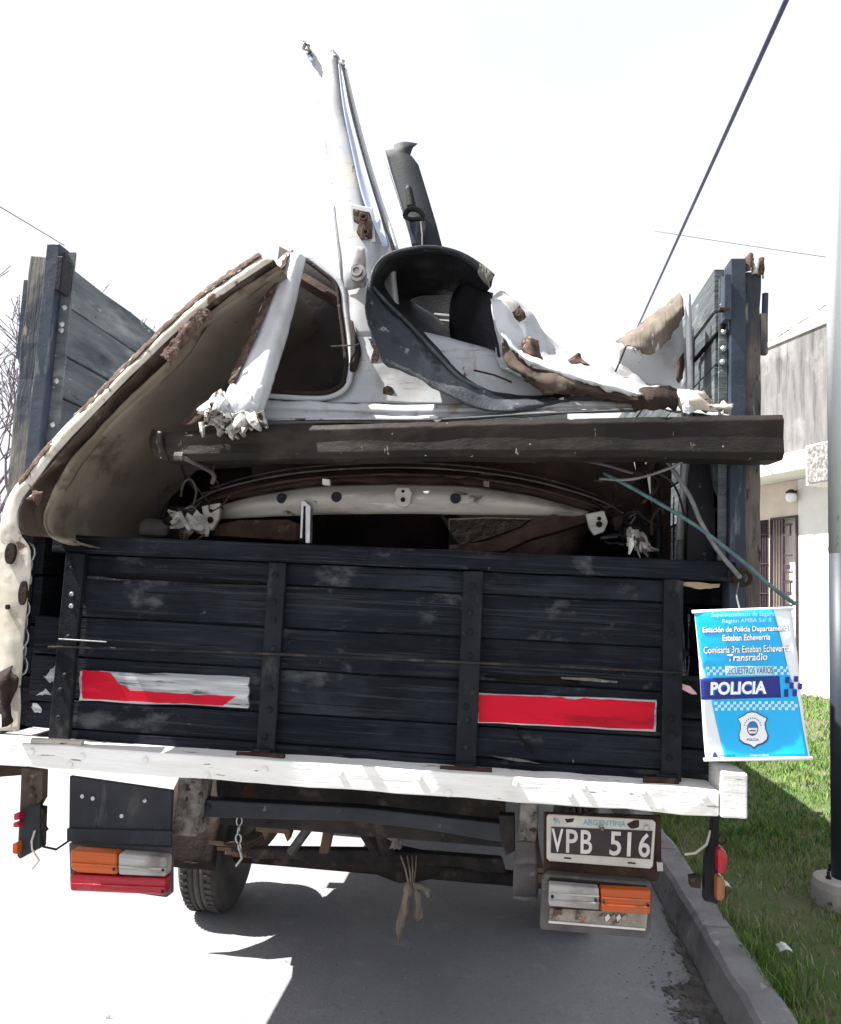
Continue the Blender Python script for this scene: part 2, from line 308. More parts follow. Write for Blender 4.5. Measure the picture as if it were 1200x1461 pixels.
class MB:
    def __init__(s): s.v, s.f = [], []
    def add(s, vs, fs):
        k = len(s.v); s.v += [tuple(v) for v in vs]; s.f += [tuple(i + k for i in f) for f in fs]; return s
    def box(s, x0, x1, y0, y1, z0, z1, j=0):
        vs = [(x, y, z) for z in (z0, z1) for y in (y0, y1) for x in (x0, x1)]
        if j: vs = [(a + random.uniform(-j, j), b + random.uniform(-j, j), c + random.uniform(-j, j)) for a, b, c in vs]
        return s.add(vs, [(0, 2, 3, 1), (4, 5, 7, 6), (0, 1, 5, 4), (2, 6, 7, 3), (0, 4, 6, 2), (1, 3, 7, 5)])
    def prism(s, poly, y0, y1, at=None):
        """Outline seen at distance at (default y0), real depth y0..y1."""
        ps = [P(a, b, y0 if at is None else at) for a, b in poly]
        n = len(ps)
        ar = sum(ps[i].x * ps[(i + 1) % n].z - ps[(i + 1) % n].x * ps[i].z for i in range(n))
        if ar < 0: ps.reverse()
        vs = [(p.x, y0, p.z) for p in ps] + [(p.x, y1, p.z) for p in ps]
        fs = [tuple(range(n)), tuple(range(2 * n - 1, n - 1, -1))] + [(i, i + n, (i + 1) % n + n, (i + 1) % n) for i in range(n)]
        return s.add(vs, fs)
    def poly(s, pts, dvec):
        """Flat polygon of 3D points, thickened along dvec."""
        n = len(pts); d = Vector(dvec)
        vs = [Vector(p) for p in pts] + [Vector(p) + d for p in pts]
        return s.add(vs, [tuple(range(n))[::-1], tuple(range(n, 2 * n))] + [(i, (i + 1) % n, (i + 1) % n + n, i + n) for i in range(n)])
    def tube(s, pts, r, n=8, r2=None, caps=True, flat=1.0):
        pts = [Vector(p) for p in pts]; k = len(pts); rings = []
        prev = None
        for i, p in enumerate(pts):
            t = (pts[min(i + 1, k - 1)] - pts[max(i - 1, 0)])
            t = t.normalized() if t.length > 1e-9 else Vector((0, 0, 1))
            a = prev if prev is not None else (Vector((0, 0, 1)) if abs(t.z) < .9 else Vector((1, 0, 0)))
            u = (a - t * a.dot(t)); u = u.normalized() if u.length > 1e-6 else t.orthogonal().normalized()
            v = t.cross(u); prev = u
            rr = r if r2 is None else r + (r2 - r) * i / max(1, k - 1)
            rings.append([p + u * (rr * math.cos(2 * math.pi * j / n)) + v * (rr * flat * math.sin(2 * math.pi * j / n)) for j in range(n)])
        vs = [q for ring in rings for q in ring]
        fs = [(i * n + j, i * n + (j + 1) % n, (i + 1) * n + (j + 1) % n, (i + 1) * n + j) for i in range(k - 1) for j in range(n)]
        if caps: fs += [tuple(range(n))[::-1], tuple(range((k - 1) * n, k * n))]
        return s.add(vs, fs)
    def lathe(s, prof, c, axis='x', n=32):
        """prof: (along axis, radius)."""
        vs = []
        for a, r in prof:
            for j in range(n):
                q = 2 * math.pi * j / n; u, v = r * math.cos(q), r * math.sin(q)
                vs.append({'x': (c[0] + a, c[1] + u, c[2] + v), 'z': (c[0] + u, c[1] + v, c[2] + a), 'y': (c[0] + u, c[1] + a, c[2] + v)}[axis])
        k = len(prof)
        fs = [(i * n + j, i * n + (j + 1) % n, (i + 1) * n + (j + 1) % n, (i + 1) * n + j) for i in range(k - 1) for j in range(n)]
        if prof[0][1] > 1e-4: fs.append(tuple(range(n))[::-1])
        if prof[-1][1] > 1e-4: fs.append(tuple(range((k - 1) * n, k * n)))
        return s.add(vs, fs)
    def build(s, name, m, parent=None, **k):
        me = bpy.data.meshes.new(name); me.from_pydata([tuple(v) for v in s.v], [], s.f); me.update()
        bm = bmesh.new(); bm.from_mesh(me); bmesh.ops.recalc_face_normals(bm, faces=bm.faces); bm.to_mesh(me); bm.free()
        return link(name, me, M[m] if isinstance(m, str) else m, parent, **k)
def resample(pts, n):
    pts = [Vector(p) for p in pts]
    d = [0]
    for a, b in zip(pts, pts[1:]): d.append(d[-1] + (b - a).length)
    out = []
    for i in range(n):
        t = d[-1] * i / (n - 1); j = 0
        while j < len(d) - 2 and d[j + 1] < t: j += 1
        q = 0 if d[j + 1] == d[j] else (t - d[j]) / (d[j + 1] - d[j])
        out.append(pts[j].lerp(pts[j + 1], q))
    return out
def crom(pts, n):
    """Catmull-Rom through pts, n segments per span."""
    if n <= 1: return [Vector(p) for p in pts]
    pts = [Vector(p) for p in pts]; out = []
    for i in range(len(pts) - 1):
        p1, p2 = pts[i], pts[i + 1]
        p0 = pts[i - 1] if i else p1 * 2 - p2
        p3 = pts[i + 2] if i + 2 < len(pts) else p2 * 2 - p1
        for k in range(n):
            t = k / n
            out.append(.5 * ((2 * p1) + (p2 - p0) * t + (2 * p0 - 5 * p1 + 4 * p2 - p3) * t * t + (3 * p1 - p0 - 3 * p2 + p3) * t ** 3))
    out.append(pts[-1]); return out
def sheet(name, rows, m, parent=None, nu=4, nv=4, thick=.003, crumple=0, cs=9, ragged=0, rs=25, smooth=True, px=True, seed=0, keep=None, **k):
    """Bent sheet metal: rows of control points (px, py, y), splined both ways, crumpled along its normals, edges torn."""
    R_ = [[P(*q) if px else Vector(q) for q in r] for r in rows]
    R_ = [crom(r, nu) for r in R_]
    C_ = [crom([r[j] for r in R_], nv) for j in range(len(R_[0]))]
    nr, nc = len(C_[0]), len(C_)
    g = [[C_[j][i].copy() for j in range(nc)] for i in range(nr)]
    if crumple or ragged:
        h = [[None] * nc for _ in range(nr)]
        for i in range(nr):
            for j in range(nc):
                a = g[min(i + 1, nr - 1)][j] - g[max(i - 1, 0)][j]; b = g[i][min(j + 1, nc - 1)] - g[i][max(j - 1, 0)]
                n = a.cross(b); n = n.normalized() if n.length > 1e-12 else Vector((0, 1, 0))
                p = g[i][j]; q = p * cs + Vector((seed * 3.7, seed, 0))
                d = n * (crumple * (noise.noise(q) + .6 * abs(noise.noise(q * 2.3)) - .3))
                if ragged:
                    e = 0
                    if i in (0, nr - 1): e = 1
                    v = noise.noise(p * rs + Vector((9, seed, 3)))
                    d += (Vector((noise.noise(p * rs), 0, noise.noise(p * rs + Vector((5, 5, 5))))) * ragged * (1.0 if e else .12)) + Vector((0, 0, ragged * v * e))
                h[i][j] = p + d
        g = h
    vs = [p for r in g for p in r]
    fs = [(i * nc + j, i * nc + j + 1, (i + 1) * nc + j + 1, (i + 1) * nc + j) for i in range(nr - 1) for j in range(nc - 1)]
    if keep:
        fs = [f for f in fs if keep(sum((Vector(vs[q]) for q in f), Vector()) / 4)]
    me = bpy.data.meshes.new(name); me.from_pydata([tuple(v) for v in vs], [], fs); me.update()
    return link(name, me, M[m] if isinstance(m, str) else m, parent, smooth=smooth, thick=thick, **k)
def copies(src, parent, spots, label=None):
    """Alike small pieces sharing one mesh; src was built round the world origin (0,0,0)."""
    og = ORG[parent.name]
    for i, s in enumerate(spots):
        o = src if i == 0 else src.copy()
        if i: COL.objects.link(o)
        o.parent = parent; o.location = Vector(s) - og; ORG[o.name] = og
def proto(mb, name, m, **k):
    return mb.build(name, m, None, org=(0, 0, 0), **k)
def text_geo(s, bold=0.0, narrow=1.0):
    """Flat outline of a word: list of 2D points and faces, width w, cap height about 0.7."""
    cu = bpy.data.curves.new('word', 'FONT'); cu.body = s; cu.offset = bold; cu.resolution_u = 3; cu.fill_mode = 'FRONT'
    o = bpy.data.objects.new('word', cu); COL.objects.link(o)
    dg = bpy.context.evaluated_depsgraph_get(); dg.update()
    me = bpy.data.meshes.new_from_object(o.evaluated_get(dg))
    v = [(q.co.x * narrow, q.co.y) for q in me.vertices]; f = [tuple(p.vertices) for p in me.polygons]
    bpy.data.objects.remove(o); bpy.data.meshes.remove(me)
    return v, f

def shards(name, m, parent, path, n, ln, wd, y, dirs=(0, 1), spread=.8, seed=0, dy=.03, **k):
    """A torn end: many narrow bent strips of sheet metal curling out of a line of sight points."""
    rnd = random.Random(seed); g = MB()
    for i in range(n):
        t = rnd.random() * (len(path) - 1); j = min(int(t), len(path) - 2)
        cx = path[j][0] + (path[j + 1][0] - path[j][0]) * (t - j) + rnd.uniform(-3, 3); cy = path[j][1] + (path[j + 1][1] - path[j][1]) * (t - j) + rnd.uniform(-3, 3)
        a = math.atan2(dirs[1], dirs[0]) + rnd.uniform(-spread, spread); L_ = ln * rnd.uniform(.5, 1.3); w0 = wd * rnd.uniform(.5, 1.4)
        yy = y + rnd.uniform(-dy, dy); bend = rnd.uniform(-.9, .9); yb = rnd.uniform(-.05, .05); tw = rnd.uniform(-1, 1)
        vs = []; st = 5
        for q in range(st + 1):
            f = q / st; ww = w0 * (1 - .75 * f ** 2) * .5; an = a + bend * f
            px = cx + math.cos(a + bend * f * .5) * L_ * f; py = cy + math.sin(a + bend * f * .5) * L_ * f
            for sgn in (-1, 0, 1):
                vs.append(P(px - math.sin(an) * ww * sgn + rnd.uniform(-.6, .6), py + math.cos(an) * ww * sgn + rnd.uniform(-.6, .6), yy + yb * math.sin(f * 2.6) - .012 * (sgn == 0) + tw * sgn * .012 * f))
        g.add(vs, [(q * 3 + e, q * 3 + e + 1, q * 3 + e + 4, q * 3 + e + 3) for q in range(st) for e in (0, 1)])
    return g.build(name, m, parent, thick=.0016, **k)

# ================================================================== SETTING
g = MB(); g.add([(-300, -60, -.006), (300, -60, -.006), (300, 600, -.006), (-300, 600, -.006)], [(0, 1, 2, 3)])
tag(g.build('ground', 'road'), kind='structure')
# road: one slab a little proud of the ground, its edge dips to the gutter
g = MB()
xs = [-7.5, -4, -2, -1, -.4, .2, .7, 1.0, 1.18]
zs = [0, 0, 0, 0, 0, 0, 0, -.001, -.003]
ys = [-4] + [i * .6 for i in range(0, 30)] + [30, 60, 150]
vs = [(x, y, z + .004) for y in ys for x, z in zip(xs, zs)]
n = len(xs)
g.add(vs, [(i * n + j, i * n + j + 1, (i + 1) * n + j + 1, (i + 1) * n + j) for i in range(len(ys) - 1) for j in range(n - 1)])
tag(g.build('road', 'road'), kind='structure')
# kerb: slightly worn long stones
kerb = MB()
prof = [(1.17, -.02), (1.188, .06), (1.205, .135), (1.225, .152), (1.33, .155), (1.355, .142), (1.36, -.02)]
joints = [.35, 1.45, 2.52, 3.6, 4.7, 5.8, 6.9, 8.0]
ys = sorted([-4 + i * .09 for i in range(0, 190)] + [j + d for j in joints for d in (-.009, -.004, .004, .009)]) + [20, 40, 80]
kv = []
for y in ys:
    for a, b in prof:
        d = noise.noise(Vector((a * 6, y * 4, b * 6))) * .010 + noise.noise(Vector((a * 20, y * 16, b * 20))) * .004
        jt = .016 if any(abs(y - j) < .006 for j in joints) else 0
        kv.append((a + d + .012 * math.sin(y * .5) + (jt if a < 1.25 else 0), y, b + d * .6 - (jt if b > .1 else 0)))
n = len(prof)
kerb.add(kv, [(i * n + j, (i + 1) * n + j, (i + 1) * n + j + 1, i * n + j + 1) for i in range(len(ys) - 1) for j in range(n - 1)])
tag(kerb.build('kerb', 'concrete', smooth=False), kind='structure')
# lawn ground
g = MB(); xs = np.linspace(1.35, 9, 30); ys = list(np.linspace(-4, 14, 60))
def lawn_z(x, y):
    return .118 + .018 * noise.noise(Vector((x * 1.3, y * 1.3, 0))) + .006 * noise.noise(Vector((x * 6, y * 6, 2)))
g.add([(x, y, lawn_z(x, y)) for y in ys for x in xs], [(i * 30 + j, i * 30 + j + 1, (i + 1) * 30 + j + 1, (i + 1) * 30 + j) for i in range(59) for j in range(29)])
tag(g.build('lawn', 'soil', smooth=True), kind='structure')

def grass_patch():
    rng = np.random.default_rng(4)
    def zone(n, x0, x1, y0, y1, h0, h1, wd):
        x = rng.uniform(x0, x1, n); y = rng.uniform(y0, y1, n)
        return x, y, rng.uniform(h0, h1, n), np.full(n, wd)
    zs = [zone(5000, 1.335, 1.44, -.2, 6.0, .03, .085, .0045), zone(36000, 1.36, 3.3, -.2, 3.6, .025, .085, .0045), zone(26000, 1.36, 5.0, 3.6, 7.0, .03, .08, .007), zone(16000, 1.4, 7.5, 7.0, 12.5, .04, .09, .012)]
    x = np.concatenate([z[0] for z in zs]); y = np.concatenate([z[1] for z in zs]); h = np.concatenate([z[2] for z in zs]); wd = np.concatenate([z[3] for z in zs])
    # worn bare strip behind the kerb and round the pole
    dry = np.clip(1 - np.abs(x - (1.62 + .12 * np.sin(y * 1.7))) / .28, 0, 1) * np.clip((3.3 - y) / .8, 0, 1)
    dry = np.maximum(dry, np.clip(1 - np.hypot((x - 1.75) * .8, y - 1.9) / .75, 0, 1))
    nz = np.array([noise.noise(Vector((a * 1.7, b * 1.7, 5))) for a, b in zip(x, y)])
    n2 = np.array([noise.noise(Vector((a * 5.5, b * 5.5, 9))) for a, b in zip(x, y)])
    keep = rng.uniform(0, 1, len(x)) > np.clip(dry * .75 + np.clip(-n2 - .12, 0, 1) * .9, 0, .95)
    x, y, h, wd, dry, nz, n2 = [a[keep] for a in (x, y, h, wd, dry, nz, n2)]
    h = h * .82 * (1 - .45 * dry) * (1 + .5 * nz + .7 * n2)
    n = len(x)
    ang = rng.uniform(0, 2 * np.pi, n); lean = rng.uniform(.1, .9, n) * h
    ld = rng.uniform(0, 2 * np.pi, n)
    z0 = np.array([lawn_z(a, b) for a, b in zip(x, y)]) - .006
    dx, dy = np.cos(ang) * wd / 2, np.sin(ang) * wd / 2
    lx, ly = np.cos(ld) * lean, np.sin(ld) * lean
    V = np.empty((n, 5, 3))
    V[:, 0] = np.stack([x - dx, y - dy, z0], 1); V[:, 1] = np.stack([x + dx, y + dy, z0], 1)
    V[:, 2] = np.stack([x + dx * .8 + lx * .35, y + dy * .8 + ly * .35, z0 + h * .62], 1)
    V[:, 3] = np.stack([x - dx * .8 + lx * .35, y - dy * .8 + ly * .35, z0 + h * .62], 1)
    V[:, 4] = np.stack([x + lx, y + ly, z0 + h], 1)
    me = bpy.data.meshes.new('grass'); me.vertices.add(n * 5); me.vertices.foreach_set('co', V.ravel())
    idx = (np.arange(n)[:, None] * 5 + np.array([0, 1, 2, 3, 3, 2, 4])[None]).ravel()
    me.loops.add(len(idx)); me.loops.foreach_set('vertex_index', idx.astype(np.int32))
    st = (np.arange(n)[:, None] * 7 + np.array([0, 4])[None]).ravel()
    me.polygons.add(n * 2); me.polygons.foreach_set('loop_start', st.astype(np.int32)); me.polygons.foreach_set('loop_total', np.tile([4, 3], n).astype(np.int32))
    me.update(calc_edges=True)
    tone = np.clip(rng.normal(.33, .19, n) + dry * .42 + nz * .14 - n2 * .14 + (rng.uniform(0, 1, n) > .95) * .4, 0, 1)
    at = me.attributes.new('tone', 'FLOAT', 'POINT'); at.data.foreach_set('value', np.repeat(tone, 5).astype(np.float32))
    tag(link('grass', me, M['grass']), kind='stuff')
grass_patch()

def flakes(name, m, spots, size, kind='stuff', up=.004):
    g = MB()
    for (x, y, z) in spots:
        a = random.uniform(0, 6.28); s = size * random.uniform(.5, 1.3); t = random.uniform(.3, .7)
        c, d = math.cos(a) * s, math.sin(a) * s
        zz = z + up
        g.add([(x - c, y - d, zz), (x + d * t, y - c * t, zz + s * random.uniform(.1, .5)), (x + c, y + d, zz + s * random.uniform(0, .3)), (x - d * t, y + c * t, zz + s * random.uniform(0, .4))], [(0, 1, 2, 3)])
    return tag(g.build(name, m), kind=kind)
# dirt and leaf mould lying in the gutter beside the kerb
g = MB(); nx, ny = 60, 200; vs = []; 
for j in range(ny + 1):
    for i in range(nx + 1):
        x = .72 + .46 * i / nx; y = .3 + 1.7 * j / ny
        vs.append((x, y, .0062 + max(0, noise.noise(Vector((x * 40, y * 40, 0)))) * .010 + max(0, noise.noise(Vector((x * 14, y * 10, 3)))) * .006))
fs = []
for j in range(ny):
    for i in range(nx):
        x = .72 + .46 * (i + .5) / nx; y = .3 + 1.7 * (j + .5) / ny
        m_ = 1.25 * math.exp(-((y - 1.0) / .33) ** 2) * max(0, 1 - (1.15 - x) / .26) + .75 * max(0, 1 - (1.17 - x) / .05)
        m_ += .55 * noise.noise(Vector((x * 12, y * 9, 1))) + .45 * noise.noise(Vector((x * 45, y * 40, 8)))
        if m_ > .62: fs.append((j * (nx + 1) + i, j * (nx + 1) + i + 1, (j + 1) * (nx + 1) + i + 1, (j + 1) * (nx + 1) + i))
g.add(vs, fs)
me_ = bpy.data.meshes.new('gutter_dirt'); me_.from_pydata(g.v, [], g.f); bm_x = bmesh.new(); bm_x.from_mesh(me_)
bmesh.ops.delete(bm_x, geom=[v for v in bm_x.verts if not v.link_faces], context='VERTS'); bm_x.to_mesh(me_); bm_x.free()
tag(link('gutter_dirt', me_, M['gutter_dirt'], smooth=True), kind='stuff')
sp = []
for i in range(240):
    y = random.gauss(1.0, .36); x = 1.15 - abs(random.gauss(0, .12)); sp.append((x, y, .012))
flakes('gutter_debris', 'dry_leaf', sp, .008)
sp = [(random.uniform(1.4, 2.4), random.uniform(.3, 3.2), 0) for i in range(60)]
flakes('fallen_leaves', 'dry_leaf', [(a, b, lawn_z(a, b) + .03) for a, b, c in sp], .022)
for i, (px, py, lb) in enumerate(((1034, 1266, 'pale crumpled paper scrap on the lawn behind the kerb'), (1119, 1356, 'small white plastic scrap lying in dry grass'))):
    q = PZ(px, py, .15)
    o = sheet('paper_scrap', [[(q.x - .025, q.y - .02, .15), (q.x, q.y - .025, .165), (q.x + .028, q.y - .018, .15)], [(q.x - .03, q.y + .01, .165), (q.x, q.y + .005, .18), (q.x + .026, q.y + .012, .16)], [(q.x - .02, q.y + .03, .152), (q.x, q.y + .03, .168), (q.x + .02, q.y + .028, .152)]], 'litter_white', None, px=False, thick=.001, crumple=.01, cs=40, seed=i, org=(q.x, q.y, .15))
    tag(o, lb, 'litter')

# ------------------------------------------------------------------ pole with footing
pb = PZ(1206, 1272, .18)
PR = .062
pole = thing('street_pole', 'two-tone painted metal pole standing in round concrete footing on the lawn', 'pole', (pb.x, pb.y, .1))
zc = P(1190, 790, pb.y).z
MB().lathe([(0, PR), (zc - .2, PR)], (pb.x, pb.y, .2), 'z', 24).build('pole_base', 'pole_blue', pole, smooth=True, label='dark blue lower length of pole')
MB().lathe([(0, PR), (5.4, PR * .95)], (pb.x, pb.y, zc), 'z', 24).build('pole_shaft', 'pole_white', pole, smooth=True, label='white upper length of pole')
g = MB(); g.lathe([(-.05, .155), (.10, .15), (.135, .143), (.145, .12), (.145, PR)], (pb.x, pb.y, .1), 'z', 40)
ft = g.build('footing', 'base_concrete', pole, smooth=False)
b = proto(MB().lathe([(0, .014), (.012, .014), (.012, .008), (.035, .008)], (0, 0, 0), 'z', 8), 'bolt', 'under_steel')
copies(b, ft, [(pb.x + .098 * math.cos(a), pb.y + .098 * math.sin(a), .243) for a in (rad(200), rad(290), rad(20), rad(110))])

# ------------------------------------------------------------------ house behind the lawn
fh = Vector((FW.x, FW.y, 0)).normalized(); rh = Vector((RT.x, RT.y, 0)).normalized()
H0 = CAM + fh * 13 + rh * 6.94; H0.z = 0
hd = (fh - rh * .27).normalized()            # along the facade, away from the lens
hn = Vector((-hd.y, hd.x, 0))                # out of the facade, to the street
def FQ(px, py, off=0):
    v = _ray(px, py); p0 = H0 + hn * off
    q = CAM + v * ((p0 - CAM).dot(hn) / v.dot(hn)); d = q - H0
    return d.dot(hd), q.z
house = thing('house', 'white single-storey house with stained grey upper wall and canopy', 'house', H0)
def hbox(s0, s1, o0, o1, z0, z1, g=None):
    g = g or MB()
    vs = []
    for z in (z0, z1):
        for o in (o0, o1):
            for s in (s0, s1):
                vs.append(H0 + hd * s + hn * o + Vector((0, 0, z)))
    return g.add(vs, [(0, 2, 3, 1), (4, 5, 7, 6), (0, 1, 5, 4), (2, 6, 7, 3), (0, 4, 6, 2), (1, 3, 7, 5)])
zcan = FQ(1150, 668, .7)[1]; zcant = FQ(1150, 640, .7)[1]
gs0, gs1 = FQ(1139, 740)[0], FQ(1101, 745)[0]
gz = FQ(1120, 738)[1]
# lower wall, split round the gate and the window
ws0, ws1 = FQ(1097, 800)[0], FQ(1080, 800)[0]
wz0, wz1 = FQ(1090, 868)[1], FQ(1090, 742)[1]
hbox(-4.5, gs0, -5.5, 0, -.1, zcan, None).build('wall', 'stucco_white', house)
g = MB(); hbox(gs0, gs1, -.25, 0, gz, zcan, g); hbox(gs1, ws0, -.25, 0, -.1, zcan, g); hbox(ws0, ws1, -.25, 0, wz1, zcan, g); hbox(ws0, ws1, -.25, 0, -.1, wz0, g); hbox(ws1, 5.5, -.25, 0, -.1, zcan, g)
g.build('porch_wall', 'stucco_cream', house)
hbox(gs0, 5.5, -5.5, -.30, -.1, zcan).build('inner_wall', 'stucco_white', house)
# canopy slab with a pebble-dashed end panel
cs_ = FQ(1153, 660, .7)[0]
hbox(cs_, 5.5, 0.003, .7, zcan, zcant).build('canopy', 'stucco_white', house, bevel=.02)
pz0, pz1 = FQ(1170, 687, .75)[1], FQ(1170, 634, .75)[1]
hbox(-4.5, cs_ - .004, .003, .75, pz0 - .03, pz1 + .03).build('canopy_box', 'stucco_white', house, bevel=.01)
hbox(-4.45, cs_ - .06, .752, .775, pz0, pz1).build('pebble_panel', 'pebble', house)
# upper wall and parapet
uz1 = FQ(1140, 478, -.4)[1]
hbox(-4.5, 6, -5.0, -.4, zcant + .003, uz1).build('upper_wall', 'stucco_grey', house)
g = MB(); zz = [(-4.5, uz1 + .55), (-1.5, uz1 + .46), (0, uz1 + .42), (.7, uz1 + .27), (1.6, uz1 + .12), (3, uz1 + .06), (6, uz1 + .03)]
for (a, za), (c, zb) in zip(zz, zz[1:]):
    vs = [H0 + hd * s + hn * o + Vector((0, 0, z)) for s, o, z in ((a, -.36, uz1 + .003), (c, -.36, uz1 + .003), (c, -.36, zb), (a, -.36, za), (a, -.6, uz1 + .003), (c, -.6, uz1 + .003), (c, -.6, zb), (a, -.6, za))]
    g.add(vs, [(0, 1, 2, 3), (5, 4, 7, 6), (3, 2, 6, 7), (0, 4, 5, 1), (1, 5, 6, 2), (0, 3, 7, 4)])
g.build('parapet', 'stucco_white', house)
g = MB()
for i in range(60):
    s = random.uniform(-1.5, 4); zt = np.interp(s, [q[0] for q in zz], [q[1] for q in zz])
    hbox(s, s + random.uniform(.04, .16), -.62, -.345, zt + .001, zt + random.uniform(.01, .05), g)
tag(g.build('broken_coping', 'old_brick', house), kind='stuff')
# gate of wrought iron
def hbar(g, a, z0, z1, wd=.02, off=.02): return hbox(a - wd / 2, a + wd / 2, off, off + .02, z0, z1, g)
gt = MB()
hbox(gs0, gs1, .0, .04, gz - .03, gz + .01, gt)
for s in (gs0 + .012, gs1 - .012): hbox(s - .012, s + .012, .004, .044, .05, gz - .03, gt)
gate = gt.build('gate_frame', 'grille', house)
sm = FQ(1119, 800)[0]
bar = hbox(sm - .022, sm + .022, .01, .04, .05, gz - .035).build('stile', 'grille', gate)
for k in range(4):
    s = gs1 - (gs1 - sm) * (k + .6) / 4.6
    hbox(s - .006, s + .006, .012, .03, .05, gz - .035).build('bar', 'grille', gate)
for (z0, z1, w0) in ((gz - .16, gz - .13, .20), (gz - .35, gz - .31, .16), (gz - .72, gz - .69, .20), (gz - .95, gz - .87, .14), (gz - 1.02, gz - .99, .2), (gz - 1.2, gz - 1.15, .2), (gz - 1.42, gz - 1.36, .18), (gz - 1.62, gz - 1.58, .2)):
    hbox(sm - .023 - w0, sm - .023, .014, .034, z0, z1).build('scroll', 'grille', gate)
for (z0, z1) in ((gz - .35, gz - .16), (gz - 1.42, gz - 1.2), (gz - 1.8, gz - 1.62)):
    hbox(sm - .2, sm - .17, .015, .033, z0, z1).build('scroll', 'grille', gate)
# barred window
wn = MB(); hbox(ws0 + .003, ws1 - .003, -.12, -.06, wz0, wz1, wn)
win = wn.build('window', 'glass', house)
for k in range(7):
    s = ws0 + (ws1 - ws0) * (k + .5) / 7
    hbox(s - .008, s + .008, -.02, .01, wz0, wz1).build('bar', 'grille', win)
for k in range(3):
    z = wz0 + (wz1 - wz0) * (k + .5) / 3
    hbox(ws0, ws1, .012, .026, z - .01, z + .01).build('bar', 'grille', win)
# porch lamp
ls, lz = FQ(1137, 706)
g = MB(); c = H0 + hd * ls + hn * .12 + Vector((0, 0, lz - .05))
g.lathe([(-.09, .02), (-.08, .07), (-.02, .095), (.05, .085), (.08, .05)], c, 'z', 20)
lamp = g.build('porch_lamp', 'ink_white', house, smooth=True)
g = MB(); g.lathe([(.078, .10), (.10, .085), (.14, .03)], c, 'z', 20); g.tube([c + Vector((0, 0, .1)), c + Vector((0, 0, .12)) - hn * .12], .012)
g.build('lamp_cap', 'under_steel', lamp)

# ------------------------------------------------------------------ overhead lines
def along(px, py, d):
    v = _ray(px, py); return CAM + v * (d / v.dot(FW))
def cable(name, a, b, r, m, label, sag=.1, n=24, twist=False):
    pts = []
    for i in range(n + 1):
        t = i / n; p = a.lerp(b, t); p.z -= sag * 4 * t * (1 - t); pts.append(p)
    o = MB().tube(pts, r, 8).build(name, m, None, org=a, smooth=True)
    return tag(o, label, 'cable')
a, b2 = along(1122, 0, 5.0), along(922, 440, 15.0)
dv = b2 - a
cable('overhead_cable', a - dv * .25, b2 + dv * .35, .019, 'cable_blue', 'thick dark blue cable running steeply up across the white sky', sag=0)
g = along(980, 336, 20); b2 = along(1187, 365, 18)
cable('service_wire', g - (b2 - g) * .25, b2 + (b2 - g) * 1.5, .009, 'wire_grey', 'thin grey wire crossing the sky above the grey house wall', sag=.05)
a, b2 = along(0, 295, 14), along(45, 322, 15)
cable('service_wire', a - (b2 - a) * 6, b2 + (b2 - a) * 1.2, .010, 'bark', 'thin wire among the bare branches of the tree', sag=.0)

# ------------------------------------------------------------------ bare trees beyond the truck
def bare_tree(name, base, height, label, seed, spread=.9, levels=5, r0=.07, tmin=.006):
    rnd = random.Random(seed)
    root = thing(name, label, 'tree', base)
    tr, br, tw = MB(), MB(), MB()
    def grow(p, d, ln, r, lv):
        pts = [p]; q = p.copy(); dd = d.copy()
        for i in range(3):
            dd = (dd + Vector((rnd.uniform(-1, 1), rnd.uniform(-1, 1), rnd.uniform(-.5, .8))) * .18).normalized()
            q = q + dd * ln / 3; pts.append(q.copy())
        (tr if lv == 0 else br).tube(pts, max(r, tmin), 6 if lv < 2 else 4, max(r * .6, tmin), caps=False)
        if lv >= levels:
            for i in range(3):
                t = pts[-1].lerp(pts[1], rnd.random()); e = Vector((rnd.uniform(-1, 1), rnd.uniform(-1, 1), rnd.uniform(-.6, 1))).normalized() * .02
                tw.tube([t, t + e * .5, t + e], .006, 4, .003)
            return
        k = 3 if lv < 3 else rnd.choice((2, 3, 3))
        for i in range(k):
            nd = (dd + Vector((rnd.uniform(-1, 1), rnd.uniform(-1, 1), rnd.uniform(-.2, .6))) * spread).normalized()
            grow(pts[rnd.choice((2, 3)) if i else 3], nd, ln * rnd.uniform(.6, .85), r * .62, lv + 1)
    grow(Vector(base), Vector((.03, 0, 1)), height * .32, r0, 0)
    tr.build('trunk', 'bark', root, smooth=True)
    br.build('crown', 'bark', root, smooth=True)
    tag(tw.build('buds', 'bark', root), kind='stuff')
q = P(40, 700, 7.0); bare_tree('bare_tree', (q.x, q.y, 0), 4.9, 'bare branching tree with budding twigs rising beside the wooden side gate', 5, .66, 6, .05, .0045)
q = P(-10, 700, 9.5); bare_tree('bare_tree', (q.x, q.y, 0), 5.9, 'further leafless tree whose twigs mingle behind the taller one', 11, .72, 6, .065, .0065)
q = P(30, 700, 13); bare_tree('bare_tree', (q.x, q.y, 0), 4.3, 'low spreading leafless tree furthest along the street side', 41, .8, 6, .06, .0065)
q = P(196, 700, 17); bare_tree('bare_tree', (q.x, q.y, 0), 8.0, 'distant bare tree whose top shows just above the grey side boards', 25, .36, 6, .07, .007)
q = P(-5, 700, 5.6); bare_tree('bare_shrub', (q.x, q.y, 0), 2.9, 'low leafless shrub growing beyond the truck near the tree trunk', 31, .75, 5, .04, .005)

# ================================================================== THE TRUCK
truck = thing('flatbed_truck', 'old stake-bed truck with black wooden tailgate and white rear beam, loaded with scrap', 'truck', (-.115, 0, 0))
